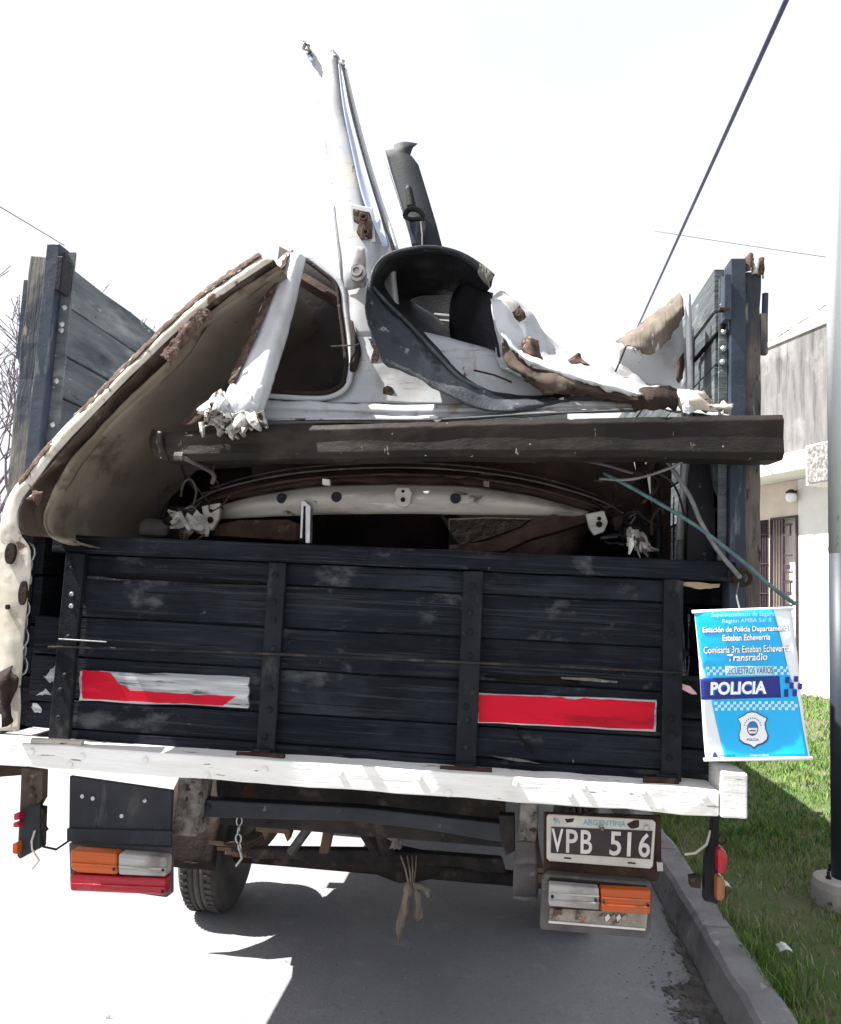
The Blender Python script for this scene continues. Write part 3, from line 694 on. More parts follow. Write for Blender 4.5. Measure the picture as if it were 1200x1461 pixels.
# bed floor, chassis, cross members
MB().box(-1.17, .95, .04, 5.4, 1.0, 1.045).build('bed_floor', 'dark_rust', truck)
g = MB()
for cx in (-.49, .26): g.box(cx - .03, cx + .03, .25, 7.0, .80, .96)
g.build('chassis_rail', 'under_steel', truck)
for y in (.9, 1.7, 2.5, 3.3, 4.1, 4.9):
    MB().box(-1.1, .88, y, y + .07, .963, .998).build('cross_member', 'under_steel', truck)
MB().box(-.56, .33, .20, .255, .80, .992).build('rear_cross_member', 'under_steel', truck, bevel=.004)
# white rear beam
def wavy_beam(x0, x1, y0, y1, zt, zb, n=46, j=.004):
    g = MB(); vs = []
    for i in range(n + 1):
        t = i / n; x = x0 + (x1 - x0) * t
        a = zt(t) + noise.noise(Vector((x * 7, 0, 1))) * j + noise.noise(Vector((x * 31, 2, 1))) * j * .5
        b = zb(t) + noise.noise(Vector((x * 7, 5, 1))) * j + noise.noise(Vector((x * 28, 4, 1))) * j * .5
        for q in ((y0, b), (y0 - .004 * noise.noise(Vector((x * 9, 3, 3))), (a + b) / 2), (y0, a), (y1, a), (y1, b)):
            vs.append((x, q[0], q[1]))
    fs = [(i * 5 + k, i * 5 + (k + 1) % 5, (i + 1) * 5 + (k + 1) % 5, (i + 1) * 5 + k) for i in range(n) for k in range(5)]
    fs += [tuple(range(5)), tuple(range(n * 5 + 4, n * 5 - 1, -1))]
    return g.add(vs, fs)
beam = wavy_beam(-1.3, .875, -.09, .03, lambda t: 1.068 + .008 * t, lambda t: 1.004 + .006 * t).build('rear_beam', 'white_wood', truck, bevel=.004)
wavy_beam(.878, .945, -.098, .03, lambda t: 1.128, lambda t: 1.008, n=6, j=.005).build('beam_end', 'white_wood', truck, bevel=.006)
b = proto(MB().lathe([(0, .009), (-.003, .009), (-.006, .005), (-.006, 0)], (0, 0, 0), 'y', 12), 'bolt', 'white_wood')
copies(b, beam, [P(px, py, -.0905) for px, py in ((45, 1072), (117, 1079), (100, 1091), (208, 1084), (295, 1106), (378, 1098), (485, 1103), (598, 1110), (640, 1132), (735, 1118), (813, 1134), (832, 1122), (918, 1130), (942, 1152), (1004, 1136))])
# tailgate: six planks, a top rail, four posts
tg = MB().box(-.99, .78, .018, .03, 1.06, 1.62).build('tailgate', 'black_iron', truck)
for z0, z1 in ((1.052, 1.0975), (1.1025, 1.183), (1.188, 1.308), (1.313, 1.428), (1.433, 1.552), (1.558, 1.618)):
    dz = random.uniform(-.001, .001)
    g = MB()
    n = 14; vs = []
    for i in range(n + 1):
        x = -1.0 + 1.79 * i / n
        e1 = noise.noise(Vector((x * 5, z0 * 9, 0))) * .0028; e2 = noise.noise(Vector((x * 5, z1 * 9, 4))) * .0028
        dy = noise.noise(Vector((x * 1.3, z0 * 30, 7))) * .006
        vs += [(x, dy, z0 + e1), (x, dy, z1 + e2), (x, .017, z1 + e2), (x, .017, z0 + e1)]
    g.add(vs, [(i * 4 + k, i * 4 + (k + 1) % 4, (i + 1) * 4 + (k + 1) % 4, (i + 1) * 4 + k) for i in range(n) for k in range(4)] + [(0, 1, 2, 3), (n * 4 + 3, n * 4 + 2, n * 4 + 1, n * 4)])
    g.build('plank', 'black_wood', tg, bevel=.003)
g = MB(); vs = []; n = 22
for i in range(n + 1):
    x = -1.065 + 2.0 * i / n
    e = noise.noise(Vector((x * 4, 1, 0))) * .003
    vs += [(x, -.024, 1.622 + e), (x, -.024, 1.676 + e), (x, .035, 1.676 + e), (x, .035, 1.622 + e)]
g.add(vs, [(i * 4 + k, i * 4 + (k + 1) % 4, (i + 1) * 4 + (k + 1) % 4, (i + 1) * 4 + k) for i in range(n) for k in range(4)] + [(0, 1, 2, 3), (n * 4 + 3, n * 4 + 2, n * 4 + 1, n * 4)])
rail = g.build('top_rail', 'black_wood', tg, bevel=.004)
MB().prism([(486, 783), (526, 786), (526, 799), (486, 796)], -.0275, -.0245).build('rail_patch', 'black_wood', tg)
PX_ = [(-1.015, -.955, 1.055), (-.386, -.332, 1.06), (.184, .242, 1.06), (.741, .793, 1.06)]
bolt0 = proto(MB().lathe([(0, .008), (-.004, .008), (-.007, .004), (-.007, 0)], (0, 0, 0), 'y', 10), 'bolt', 'black_iron')
bolt_w = proto(MB().lathe([(0, .007), (-.004, .007), (-.006, .003), (-.006, 0)], (0, 0, 0), 'y', 10), 'bolt', 'bare_metal')
bs = []; bw = []
for k, (a, c, z0) in enumerate(PX_):
    po = MB().box(a, c, -.03, -.008, z0, 1.619 if k else 1.621, j=.001).build('post', 'black_iron', tg, bevel=.003)
    m_ = (a + c) / 2
    for z in (1.58, 1.5, 1.46, 1.37, 1.25, 1.21, 1.13):
        (bw if k == 0 and z in (1.46, 1.5) else bs).append((m_ + random.uniform(-.006, .006), -.030, z + random.uniform(-.012, .012)))
copies(bolt0, tg, bs); copies(bolt_w, tg, bw)
# steel strap across
MB().tube([(-1.04, -.034, 1.338), (-.99, -.036, 1.342), (-.5, -.030, 1.353), (-.36, -.036, 1.356), (.2, -.036, 1.363), (.5, -.030, 1.366), (.80, -.036, 1.368)], .0035, 6).build('strap', 'under_steel', tg)
MB().tube([P(84, 912, -.038), P(120, 914, -.038), P(152, 916, -.038)], .0022, 6).build('wire_tie', 'bare_metal', tg)
# reflective strips: scraped white paint, red tape
def wob(poly, a=1.6, n=6, s=0):
    out = []
    for i, (x, y) in enumerate(poly):
        x2, y2 = poly[(i + 1) % len(poly)]
        for k in range(n):
            t = k / n; X, Y = x + (x2 - x) * t, y + (y2 - y) * t
            out.append((X + a * noise.noise(Vector((X * .11, Y * .11, s))), Y + a * noise.noise(Vector((X * .11, Y * .11, s + 5)))))
    return out
def decal(name, poly, y, m, parent, a=1.5, th=.0012, n=8, **k):
    g = MB(); g.prism(wob(poly, a, n), y, y + th)
    return g.build(name, m, parent, **k)
DY = -.0085
decal('scraped_strip', [(114, 957), (355, 966), (354, 1011), (113, 999)], DY, 'scratch_white', tg, 3.5, .016)
decal('reflective_tape', [(117, 957), (156, 959), (168, 974), (186, 985), (260, 990), (335, 994), (318, 1007), (240, 1003), (117, 997)], DY - .0014, 'red_tape', tg, 2.0, label='torn remnant of red reflective tape')
decal('tape_border', [(680, 989), (937, 999), (936, 1044), (679, 1031)], DY, 'scratch_white', tg, 1.6, .016)
decal('reflective_tape', [(683, 991), (800, 995), (812, 997), (822, 998), (832, 996), (935, 1002), (933, 1041), (683, 1030)], DY - .0014, 'red_tape', tg, 1.6, label='long red reflective tape strip')
# gouges of bare wood, cracked edges
for poly in ([(800, 966), (838, 967), (882, 972), (880, 975), (832, 971), (802, 969)], [(124, 822), (140, 822), (180, 827), (160, 828), (126, 825)], [(697, 1078), (735, 1082), (770, 1090), (735, 1086)]):
    decal('gouge', poly, -.0072, 'post_wood', tg, 1.2, .012, 4)
for poly in ([(690, 964), (790, 968), (828, 975), (826, 979), (785, 973), (692, 967)], [(736, 1035), (742, 1050), (757, 1066), (760, 1076), (754, 1068), (739, 1052), (734, 1037)], [(120, 817), (250, 824), (370, 831), (370, 834), (250, 828), (120, 821)], [(560, 785), (562, 785), (562, 797), (560, 797)], [(220, 790), (240, 789), (244, 792), (222, 793)]):
    decal('crack', poly, -.0068 if poly[0][0] > 230 or poly[0][1] > 800 else -.0252, 'hulk', tg, 1.0, .011, 3)
# end boards beside the tailgate, low down, and the bed corner posts
for z0, z1 in ((1.09, 1.165), (1.17, 1.305), (1.31, 1.425)):
    MB().box(-1.135, -1.018, .04, .065, z0, z1, j=.003).build('end_board', 'black_wood', truck, bevel=.003)
for z0, z1 in ((1.09, 1.155), (1.16, 1.235), (1.24, 1.355)):
    MB().box(.797, .905, .03, .055, z0, z1, j=.003).build('end_board', 'black_wood', truck, bevel=.003)
for poly in ([(62, 968), (87, 940), (86, 972), (72, 975)], [(52, 990), (62, 982), (78, 990), (60, 995)], [(42, 1012), (50, 1000), (58, 1012), (50, 1018)]):
    decal('paint_chip', poly, .038, 'scratch_white', truck, 7, .004, 6)
# splintered rail end and the pink tag
decal('splinter', [(975, 830), (1028, 833), (1026, 838), (1000, 841), (974, 835)], -.012, 'splinter', truck, 1.2, .02, 4)
decal('tag', [(970, 975), (985, 979), (995, 990), (988, 991), (972, 983)], -.02, 'pink', truck, .6, .003, 3)
decal('splinter', [(972, 922), (984, 932), (974, 944)], -.012, 'black_wood', truck, 1.2, .02, 4)
# hinges
def hinge(px, py, wpx, m, y=-.035):
    g = MB(); a, c = P(px, py, y), P(px + wpx, py + wpx * .05, y)
    g.tube([a, a.lerp(c, .5), c], .010, 10)
    return g
hinge(46, 1057, 72, 'white_wood', -.07).build('hinge', 'cream_metal', truck, smooth=False)
for px, py, wpx in ((338, 1077, 68), (628, 1097, 74), (918, 1113, 50)):
    hg = hinge(px, py, wpx, 'black_iron', -.05).build('hinge', 'rust_brown', truck)
    MB().prism([(px + 20, py - 8), (px + 48, py - 7), (px + 48, py + 10), (px + 20, py + 9)], -.047, -.032).build('hinge_leaf', 'black_iron', hg, bevel=.002)

# stake sides: boards, posts, steel straps
def side(xa, xb, sgn):
    s = MB().box(xb - .004 if sgn < 0 else xa, xb if sgn < 0 else xa + .004, 5.30, 5.36, 1.08, 2.5).build('side_rack', 'under_steel', truck)
    zs = [1.085, 1.24, 1.395, 1.55, 1.69, 1.83, 1.975, 2.12, 2.257, 2.42, 2.555]
    for i, (z0, z1) in enumerate(zip(zs, zs[1:])):
        g = MB(); n = 26; vs = []
        for k in range(n + 1):
            y = .06 + 5.25 * k / n
            e1 = noise.noise(Vector((y * 3, z0 * 9, sgn))) * .004; e2 = noise.noise(Vector((y * 3, z1 * 9, 4 + sgn))) * (.004 if i < 9 else .012)
            dx = noise.noise(Vector((y * .8, z0 * 30, 7))) * .006
            vs += [(xa + dx, y, z0 + .004 + e1), (xa + dx, y, z1 - .003 + e2), (xb + dx, y, z1 - .003 + e2), (xb + dx, y, z0 + .004 + e1)]
        g.add(vs, [(k * 4 + j, k * 4 + (j + 1) % 4, (k + 1) * 4 + (j + 1) % 4, (k + 1) * 4 + j) for k in range(n) for j in range(4)] + [(0, 1, 2, 3), (n * 4 + 3, n * 4 + 2, n * 4 + 1, n * 4)])
        g.build('plank', 'grey_wood' if z0 > 1.7 else 'black_wood', s, bevel=.003)
    (MB().box(xa - .012, xa - .004, .06, 5.3, 1.07, 1.7) if sgn < 0 else MB().box(xb + .004, xb + .012, .1, 5.3, 1.07, 1.7)).build('light_block_board', 'black_wood', s)  # board added to keep daylight out of the plank gaps
    for y in (1.8, 3.5, 5.2):
        x0 = xa - .08 if sgn < 0 else xb + .016
        MB().box(x0, x0 + .064, y, y + .08, 1.0, 2.5).build('post', 'blue_steel', s)
    return s
ls_ = side(-1.165, -1.135, -1)
rs_ = side(.895, .925, 1)
# rear corner posts
def rough_post(x0, x1, y0, y1, z0, z1, n=26, j=.006):
    g = MB(); vs = []
    for i in range(n + 1):
        z = z0 + (z1 - z0) * i / n
        for k, (x, y) in enumerate(((x0, y0), (x1, y0), (x1, y1), (x0, y1))):
            q = Vector((x * 9, y * 9, z * 9)); vs.append((x + noise.noise(q) * j, y + noise.noise(q + Vector((3, 3, 3))) * j, z + (noise.noise(q * 3) * .012 if i == n else 0)))
    return g.add(vs, [(i * 4 + k, i * 4 + (k + 1) % 4, (i + 1) * 4 + (k + 1) % 4, (i + 1) * 4 + k) for i in range(n) for k in range(4)] + [(3, 2, 1, 0), (n * 4, n * 4 + 1, n * 4 + 2, n * 4 + 3)])
rough_post(-1.245, -1.182, -.005, .075, 1.07, 2.565).build('post', 'post_wood', ls_, bevel=.004)
MB().box(-1.183, -1.140, -.02, .04, 1.70, 2.60).build('post', 'blue_steel', ls_, bevel=.003)
st = MB().box(-1.139, -1.104, .012, .02, 1.70, 2.585).build('post_strap', 'grey_wood', ls_)
b = proto(MB().lathe([(0, .010), (-.005, .010), (-.009, .005), (-.009, 0)], (0, 0, 0), 'y', 10), 'bolt', 'bare_metal')
copies(b, ls_, [(-1.122 + random.uniform(-.004, .004), .012, z) for z in (2.47, 2.40, 2.345, 2.325, 2.16, 2.02, 1.96)])
MB().box(-1.283, -1.262, .03, .05, 2.24, 2.50).build('bracket', 'blue_steel', ls_)
MB().box(-1.26, -1.248, .02, .05, 2.24, 2.46).build('bracket_plate', 'post_wood', ls_)
MB().box(-1.118, -1.098, -.06, -.004, 2.43, 2.54).build('bracket', 'black_iron', ls_, bevel=.003)
rough_post(.962, 1.008, -.0, .075, 1.14, 2.52).build('post', 'brown_post', rs_, bevel=.004)
MB().box(.918, .960, -.02, .05, 1.14, 2.552).build('post', 'blue_steel', rs_, bevel=.003)
MB().box(.893, .916, .004, .012, 1.68, 2.50).build('post_strap', 'grey_wood', rs_)
b = proto(MB().lathe([(0, .009), (-.005, .009), (-.009, .004), (-.009, 0)], (0, 0, 0), 'y', 10), 'bolt', 'bare_metal')
copies(b, rs_, [(.904 + random.uniform(-.003, .003), .004, z) for z in (2.42, 2.34, 2.29, 2.25, 2.10, 2.0)])
MB().box(.893, .911, -.05, -.006, 2.36, 2.49).build('bracket', 'blue_steel', rs_)
MB().box(.880, .906, -.052, -.03, 2.385, 2.392).build('bracket_rod', 'rust_brown', rs_)
MB().tube([P(1092, 419, .02), P(1090, 495, .02)], .009, 8).build('stake_rod', 'blue_steel', rs_)
MB().box(1.010, 1.03, .01, .03, 2.28, 2.40).build('bracket_plate', 'post_wood', rs_)
for i, (px, py) in enumerate(((1067, 378), (1076, 382), (1083, 384))):
    q = P(px, py, .02)
    sheet('torn_cap', [[(q.x - .014, .0, q.z - .03), (q.x, -.01, q.z - .03), (q.x + .012, .02, q.z - .03)], [(q.x - .012, .0, q.z), (q.x, -.01, q.z + .004), (q.x + .013, .02, q.z)], [(q.x - .01, .01, q.z + .018), (q.x + .003, .0, q.z + .026), (q.x + .012, .02, q.z + .012)]], 'rust_flake' if i != 1 else 'foil', rs_, px=False, crumple=.005, cs=40, seed=i)
# tall front board, added unseen to shade the lawn, and the cab
hb = MB().box(-1.13, .89, 5.42, 5.46, 1.06, 3.85).build('shade_headboard', 'grey_wood', truck)
cab = MB()
prof = [(5.7, .75), (7.35, .75), (7.45, 1.2), (7.35, 1.6), (7.0, 2.35), (6.85, 2.45), (5.85, 2.45), (5.7, 2.35)]
for x in (-1.05, .82): cab.v += [(x, y, z) for y, z in prof]
n = len(prof); cab.f += [tuple(range(n)), tuple(range(2 * n - 1, n - 1, -1))] + [(i, (i + 1) % n, (i + 1) % n + n, i + n) for i in range(n)]
cabo = cab.build('cab', 'cab_paint', truck, bevel=.05)
MB().box(-.75, .52, 5.685, 5.705, 1.65, 2.2).build('cab_window', 'glass', cabo, bevel=.01)
for sx in (-1.056, .806): MB().box(sx, sx + .02, 6.1, 6.9, 1.65, 2.25).build('cab_window', 'glass', cabo, bevel=.01)

# wheels
def wheel(x0, y, r, wd, inner_side):
    g = MB(); pr = [(.0, r * .56), (.012, r * .62), (.006, r * .80), (.008, r * .93), (.022, r * .985)]
    k = 5
    for i in range(k):
        a = .026 + (wd - .052) * i / k; c = .026 + (wd - .052) * (i + 1) / k
        pr += [(a + .002, r), (c - .006, r)]
        if i < k - 1: pr += [(c - .005, r - .012), (c + .001, r - .012)]
    pr += [(wd - .022, r * .985), (wd - .008, r * .93), (wd - .006, r * .80), (wd - .012, r * .62), (wd, r * .56)]
    g.lathe(pr, (x0, y, r), 'x', 64)
    o = MB().lathe([(wd * .25, .03), (wd * .25, r * .5), (wd * .02, r * .56), (wd * .5, r * .50), (wd * .98, r * .56), (wd * .70, r * .5), (wd * .66, r * .36), (wd * .8, r * .34), (wd * .8, .05)], (x0, y, r), 'x', 32).build('wheel', 'under_steel', truck, smooth=False)
    g.build('tyre', 'tyre', o, smooth=True)
    tb = MB()
    for i in range(56):
        a = 2 * math.pi * i / 56
        for xx in (.028, wd - .062):
            c, s = math.cos(a), math.sin(a)
            u = Vector((0, c, s)); t = Vector((0, -s, c)); p = Vector((x0 + xx, y, r)) + u * (r - .002)
            vs = [p + t * q * .009 + Vector((e * .033, 0, 0)) + u * h for q in (-1, 1) for e in (0, 1) for h in (0, .008)]
            tb.add(vs, [(0, 1, 3, 2), (4, 6, 7, 5), (1, 5, 7, 3), (0, 2, 6, 4), (0, 4, 5, 1), (2, 3, 7, 6)])
    tag(tb.build('tread', 'tyre', o), kind='stuff')
    return o
WR = .312
wheel(-1.12, 1.56, WR, .20, 1)
wheel(.60, 1.78, WR, .20, -1)
wheel(-1.05, 6.6, WR, .18, 1)
wheel(.64, 6.6, WR, .18, -1)
g = MB().tube([(-.90, 1.43, WR - .02), (.66, 1.43, WR - .02)], .034, 12)
g.lathe([(-.17, .04), (-.1, .06), (-.02, .08), (.06, .07), (.16, .04)], (-.1, 1.43, WR), 'x', 20)
g.build('axle', 'under_steel', truck, smooth=True)
MB().box(-1.08, -.72, 2.7, 4.5, .44, .93).build('shade_tank', 'under_steel', truck, bevel=.05, seg=3)  # unseen box added to cut bounce light under the truck
MB().box(.52, .88, 2.7, 4.3, .46, .93).build('shade_toolbox', 'under_steel', truck, bevel=.015)  # unseen, added to deepen the shade on the road
MB().box(-1.06, .83, 7.38, 7.5, .38, .74).build('shade_bumper', 'under_steel', truck, bevel=.02)  # unseen, added to close off light from the front
MB().box(-.42, .19, 4.6, 6.6, .36, .95).build('shade_sump', 'under_steel', truck, bevel=.05)  # unseen block added to darken the underbody
# leaf springs, shackles, u-bolts
for cx in (-.78, .48):
    g = MB()
    for k in range(5):
        hl = .62 - k * .1; pts = []
        for i in range(9):
            t = -1 + 2 * i / 8; pts.append((cx, 1.43 + hl * t, .405 - k * .016 + .13 * (hl * t / .62) ** 2))
        vs = []
        for p in pts: vs += [(p[0] - .03, p[1], p[2]), (p[0] + .03, p[1], p[2]), (p[0] + .03, p[1], p[2] + .014), (p[0] - .03, p[1], p[2] + .014)]
        g.add(vs, [(i * 4 + q, i * 4 + (q + 1) % 4, (i + 1) * 4 + (q + 1) % 4, (i + 1) * 4 + q) for i in range(8) for q in range(4)] + [(3, 2, 1, 0), (32, 33, 34, 35)])
    g.build('leaf_spring', 'brown_steel', truck)
# mudguard of the near wheel
rows = []
for yy_ in ((-1.12, .0), (-.99, 0.0), (-.86, 0)):
    rows.append([(yy_[0], 1.43 - .38 * math.cos(a), WR + .05 + .37 * math.sin(a)) for a in (rad(-2), rad(25), rad(55), rad(90), rad(125))])
sheet('mudguard', rows, 'dark_rust', truck, px=False, crumple=.006, cs=12)
# spare-wheel cross tube with a knotted rag
MB().prism([(355, 1211), (520, 1213), (600, 1217), (716, 1226), (722, 1246), (690, 1245), (660, 1238), (560, 1232), (480, 1230), (430, 1229), (420, 1226), (355, 1226)], .98, 1.03).build('cross_tube', 'under_steel', truck, bevel=.006)
# dark steel bar with its mounts
MB().prism([(285, 1141), (520, 1153), (722, 1176), (720, 1203), (600, 1183), (500, 1172), (285, 1166)], .10, .15).build('underrun_bar', 'bar_steel', truck, bevel=.004)
MB().tube([P(297, 1152, .099), P(297, 1152, .094)], .009, 12).build('bolt', 'black_iron', truck)
rough_post(P(247, 1160, .06).x, P(284, 1160, .06).x, .06, .16, P(265, 1194, .06).z, 1.0, 10, .008).build('timber_block', 'old_block', truck, bevel=.008)
MB().prism([(712, 1163), (735, 1164), (735, 1215), (722, 1221), (716, 1205)], .09, .13).build('bar_bracket', 'under_steel', truck, bevel=.003)
rough_post(P(740, 1180, .04).x, P(766, 1180, .04).x, .04, .12, P(752, 1201, .04).z, 1.0, 8, .008).build('timber_block', 'old_block', truck, bevel=.006)
sheet('hanging_plate', [[(737, 1200, .06), (750, 1199, .06), (765, 1200, .06)], [(735, 1215, .05), (750, 1214, .05), (766, 1216, .05)], [(733, 1230, .035), (750, 1230, .03), (766, 1231, .035)], [(733, 1236, .05), (750, 1236, .05), (766, 1237, .05)], [(732, 1262, .05), (750, 1262, .05), (768, 1263, .05)], [(732, 1278, .03), (750, 1281, .03), (767, 1282, .03)], [(732, 1277, .015), (750, 1280, .015), (767, 1281, .015)]], 'housing', truck, thick=.006, crumple=.004, cs=30)
# struts and brackets in the gap
MB().tube([P(450, 1168, .9), P(415, 1216, .95)], .020, 8).build('strut', 'housing', truck)
MB().prism([(462, 1180), (476, 1180), (468, 1218), (455, 1218)], .9, .94).build('strut', 'brown_steel', truck)
MB().prism([(366, 1178), (412, 1180), (414, 1190), (410, 1202), (405, 1190), (384, 1188), (378, 1200), (374, 1188), (364, 1186)], .9, .96).build('spring_clamp', 'brown_steel', truck, bevel=.003)
g = MB().tube([P(505, 1160, .8), P(540, 1214, .95)], .03, 8); g.tube([P(545, 1180, .85), P(552, 1212, .95)], .035, 10)
g.build('shock_absorber', 'under_steel', truck, smooth=False)
sheet('torn_boot', [[(552, 1180, .85), (565, 1178, .82), (578, 1182, .86)], [(553, 1196, .84), (566, 1195, .8), (578, 1196, .85)], [(554, 1212, .86), (566, 1214, .82), (576, 1211, .86)]], 'old_block', truck, crumple=.03, cs=30)
# chains
def chain(name, pts, m, parent, link_l=.028, r=.0028):
    pts = resample(crom(pts, 6), 200); L = sum((b - a).length for a, b in zip(pts, pts[1:]))
    n = int(L / (link_l * .78)); q = resample(pts, n + 1); g = MB()
    for i in range(n):
        c = (q[i] + q[i + 1]) / 2; t = (q[i + 1] - q[i]).normalized(); u = Vector((0, 1, 0)) if i % 2 else Vector((1, 0, 0)); u = (u - t * u.dot(t)).normalized()
        ring = [c + t * (link_l * .5 * math.cos(a)) + u * (link_l * .32 * math.sin(a)) for a in [2 * math.pi * k / 10 for k in range(11)]]
        g.tube(ring, r, 5, caps=False)
    return tag(g.build(name, m, parent, smooth=True), kind='stuff')
chain('chain', [P(342, 1165, .2), P(340, 1195, .2), P(343, 1215, .2)], 'bare_metal', truck)
MB().tube([P(343, 1215, .2), P(345, 1225, .2), P(337, 1236, .2)], .004, 6).build('chain_hook', 'bare_metal', truck)
chain('chain', [P(42, 778, -.13), P(42, 800, -.13), P(36, 830, -.13), P(35, 860, -.13), P(33, 905, -.12), P(31, 960, -.12)], 'bare_metal', truck, .05, .004)
# near-side lamp board
pn = MB().prism([(99, 1107), (246, 1128), (243, 1190), (244, 1206), (97, 1200), (96, 1185), (98, 1180)], -.02, -.005).build('lamp_board', 'panel_black', truck, bevel=.003)
MB().prism([(95, 1182), (245, 1186), (244, 1207), (95, 1201)], -.028, -.022).build('board_strip', 'panel_black', pn, bevel=.002)
bm_ = proto(MB().lathe([(0, .006), (-.003, .006), (-.003, 0)], (0, 0, 0), 'y', 10), 'rivet', 'bare_metal')
copies(bm_, pn, [P(x, y, -.0205) for x, y in ((118, 1136), (133, 1139), (207, 1142), (174, 1164), (102, 1188), (231, 1197))])
MB().prism([(98, 1203), (244, 1209), (244, 1276), (237, 1281), (100, 1262)], -.012, .01).build('lamp_back', 'housing', pn, bevel=.003)
def lens(name, poly, m, parent, y=-.06, d=.045, bevel=.008):
    return MB().prism(poly, y, y + d).build(name, m, parent, bevel=bevel, seg=3, smooth=False)
lp = lens('tail_lamp', [(99, 1213), (166, 1218), (167, 1249), (110, 1246), (100, 1240)], 'amber', truck); lp['label'] = 'amber lens beside a clear one above a red lens'
lens('clear_lens', [(168, 1218), (237, 1224), (236, 1252), (168, 1249)], 'clear_lens', lp)
lens('red_lens', [(98, 1248), (236, 1254), (235, 1278), (99, 1272)], 'red_lens', lp)
for poly in ([(101, 1231), (166, 1235), (166, 1238), (101, 1234)], [(169, 1235), (236, 1239), (236, 1242), (169, 1238)], [(100, 1260), (235, 1266), (235, 1269), (100, 1263)]):
    MB().prism(poly, -.064, -.055).build('lens_rib', 'amber' if poly[0][0] == 101 else 'clear_lens' if poly[0][0] == 169 else 'red_lens', lp, bevel=.001)
for px, py in ((163, 1240), (233, 1241), (232, 1272)):
    q = P(px, py, -.062); MB().lathe([(0, .004), (-.004, .004), (-.004, 0)], q, 'y', 8).build('screw', 'black_iron', lp)
# kerb-side plate board and lamp
pb2 = MB().prism([(776, 1160), (944, 1165), (944, 1240), (938, 1258), (776, 1250)], .012, .03).build('plate_board', 'rust_brown', truck, bevel=.003)
pl = MB().prism([(783, 1162), (932, 1170), (936, 1174), (932, 1236), (928, 1240), (784, 1229), (780, 1225), (780, 1165)], .002, .009).build('number_plate', 'plate_white', truck, bevel=.003)
MB().prism([(787, 1180), (931, 1186), (928, 1226), (786, 1217)], -.0008, .0018).build('plate_field', 'plate_black', pl)
def px_text(name, s, quad, y, m, parent, bold=.02, th=.0012):
    """Lettering laid into a quadrilateral (tl, tr, br, bl in sight coordinates) on the plane y."""
    v, f = text_geo(s, bold); xs_ = [a for a, b in v]; ys_ = [b for a, b in v]
    x0, x1, y0, y1 = min(xs_), max(xs_), min(ys_), max(ys_)
    q = [P(a, b, y) for a, b in quad]; g = MB(); out = []
    for a, b in v:
        u, t = (a - x0) / (x1 - x0), (y1 - b) / (y1 - y0)
        out.append(q[0].lerp(q[1], u).lerp(q[3].lerp(q[2], u), t))
    n = len(out)
    g.v = [tuple(p) for p in out] ; g.f = list(f)
    me = bpy.data.meshes.new(name); me.from_pydata(g.v, [], g.f); me.update()
    return link(name, me, M[m], parent, thick=th)
def glyph_row(name, s, quad, y, m, parent, bold=.02, slots=None):
    """One letter per slot, evenly spaced like pressed plate characters."""
    n = len(s) if slots is None else slots
    tl, tr, br, bl = [Vector((a, b, 0)) for a, b in quad]
    for i, ch in enumerate(s):
        if ch == ' ': continue
        a, c = (i + .10) / n, (i + .90) / n
        qq = [tl.lerp(tr, a), tl.lerp(tr, c), bl.lerp(br, c), bl.lerp(br, a)]
        if ch == '1': qq = [tl.lerp(tr, a + .030), tl.lerp(tr, c - .048), bl.lerp(br, c - .048), bl.lerp(br, a + .030)]
        px_text(name, ch, [(p.x, p.y) for p in qq], y, m, parent, bold)
glyph_row('letter', 'VPB 516', [(785, 1182), (931, 1189), (929, 1224), (785, 1215)], -.0016, 'plate_letter', pl, .014)
px_text('lettering', 'ARGENTINA', [(832, 1169), (893, 1172), (893, 1180), (832, 1177)], .001, 'plate_teal', pl, .0)
px_text('lettering', 'A', [(792, 1167), (798, 1167), (799, 1175), (791, 1174)], .001, 'plate_teal', pl, .03)
for poly in ([(805, 1223), (815, 1224), (815, 1226), (805, 1225)], [(896, 1230), (907, 1231), (907, 1233), (896, 1232)]):
    MB().prism(poly, .0005, .004).build('slot', 'black_iron', pl)
for px, py in ((858, 1181), (923, 1181)):
    MB().lathe([(0, .007), (-.004, .007), (-.006, 0)], P(px, py, -.001), 'y', 10).build('bolt', 'bare_metal', pl)
for poly in ([(806, 1168), (819, 1168), (817, 1173), (808, 1174)], [(894, 1176), (905, 1170), (913, 1171), (911, 1181), (900, 1182)]):
    decal('rust_patch', poly, .0008, 'rust_brown', pl, 1.5, .002, 3)
hs = MB().prism([(782, 1248), (925, 1260), (932, 1268), (929, 1332), (920, 1340), (771, 1327), (774, 1255)], -.03, .011).build('lamp_housing', 'housing', truck, bevel=.006)
MB().prism([(786, 1252), (922, 1264), (926, 1270), (924, 1276), (783, 1264), (782, 1256)], -.035, -.031).build('lamp_rim', 'black_plastic', hs, bevel=.002)
MB().prism([(785, 1296), (924, 1304), (922, 1326), (782, 1316)], -.034, -.031).build('reflector', 'reflector_bowl', hs)
lp2 = lens('tail_lamp', [(857, 1268), (929, 1272), (928, 1305), (858, 1301)], 'amber', truck, -.065, .034, .005); lp2['label'] = 'amber and clear lenses over an exposed broken lamp bowl'
lens('clear_lens', [(784, 1262), (855, 1268), (855, 1299), (783, 1293)], 'clear_lens', lp2, -.065, .034, .005)
for py in (1280, 1290):
    MB().prism([(859, py), (928, py + 4), (928, py + 6), (859, py + 2)], -.068, -.06).build('lens_rib', 'amber', lp2)
    MB().prism([(784, py - 6), (855, py - 2), (855, py), (784, py - 4)], -.068, -.06).build('lens_rib', 'clear_lens', lp2)
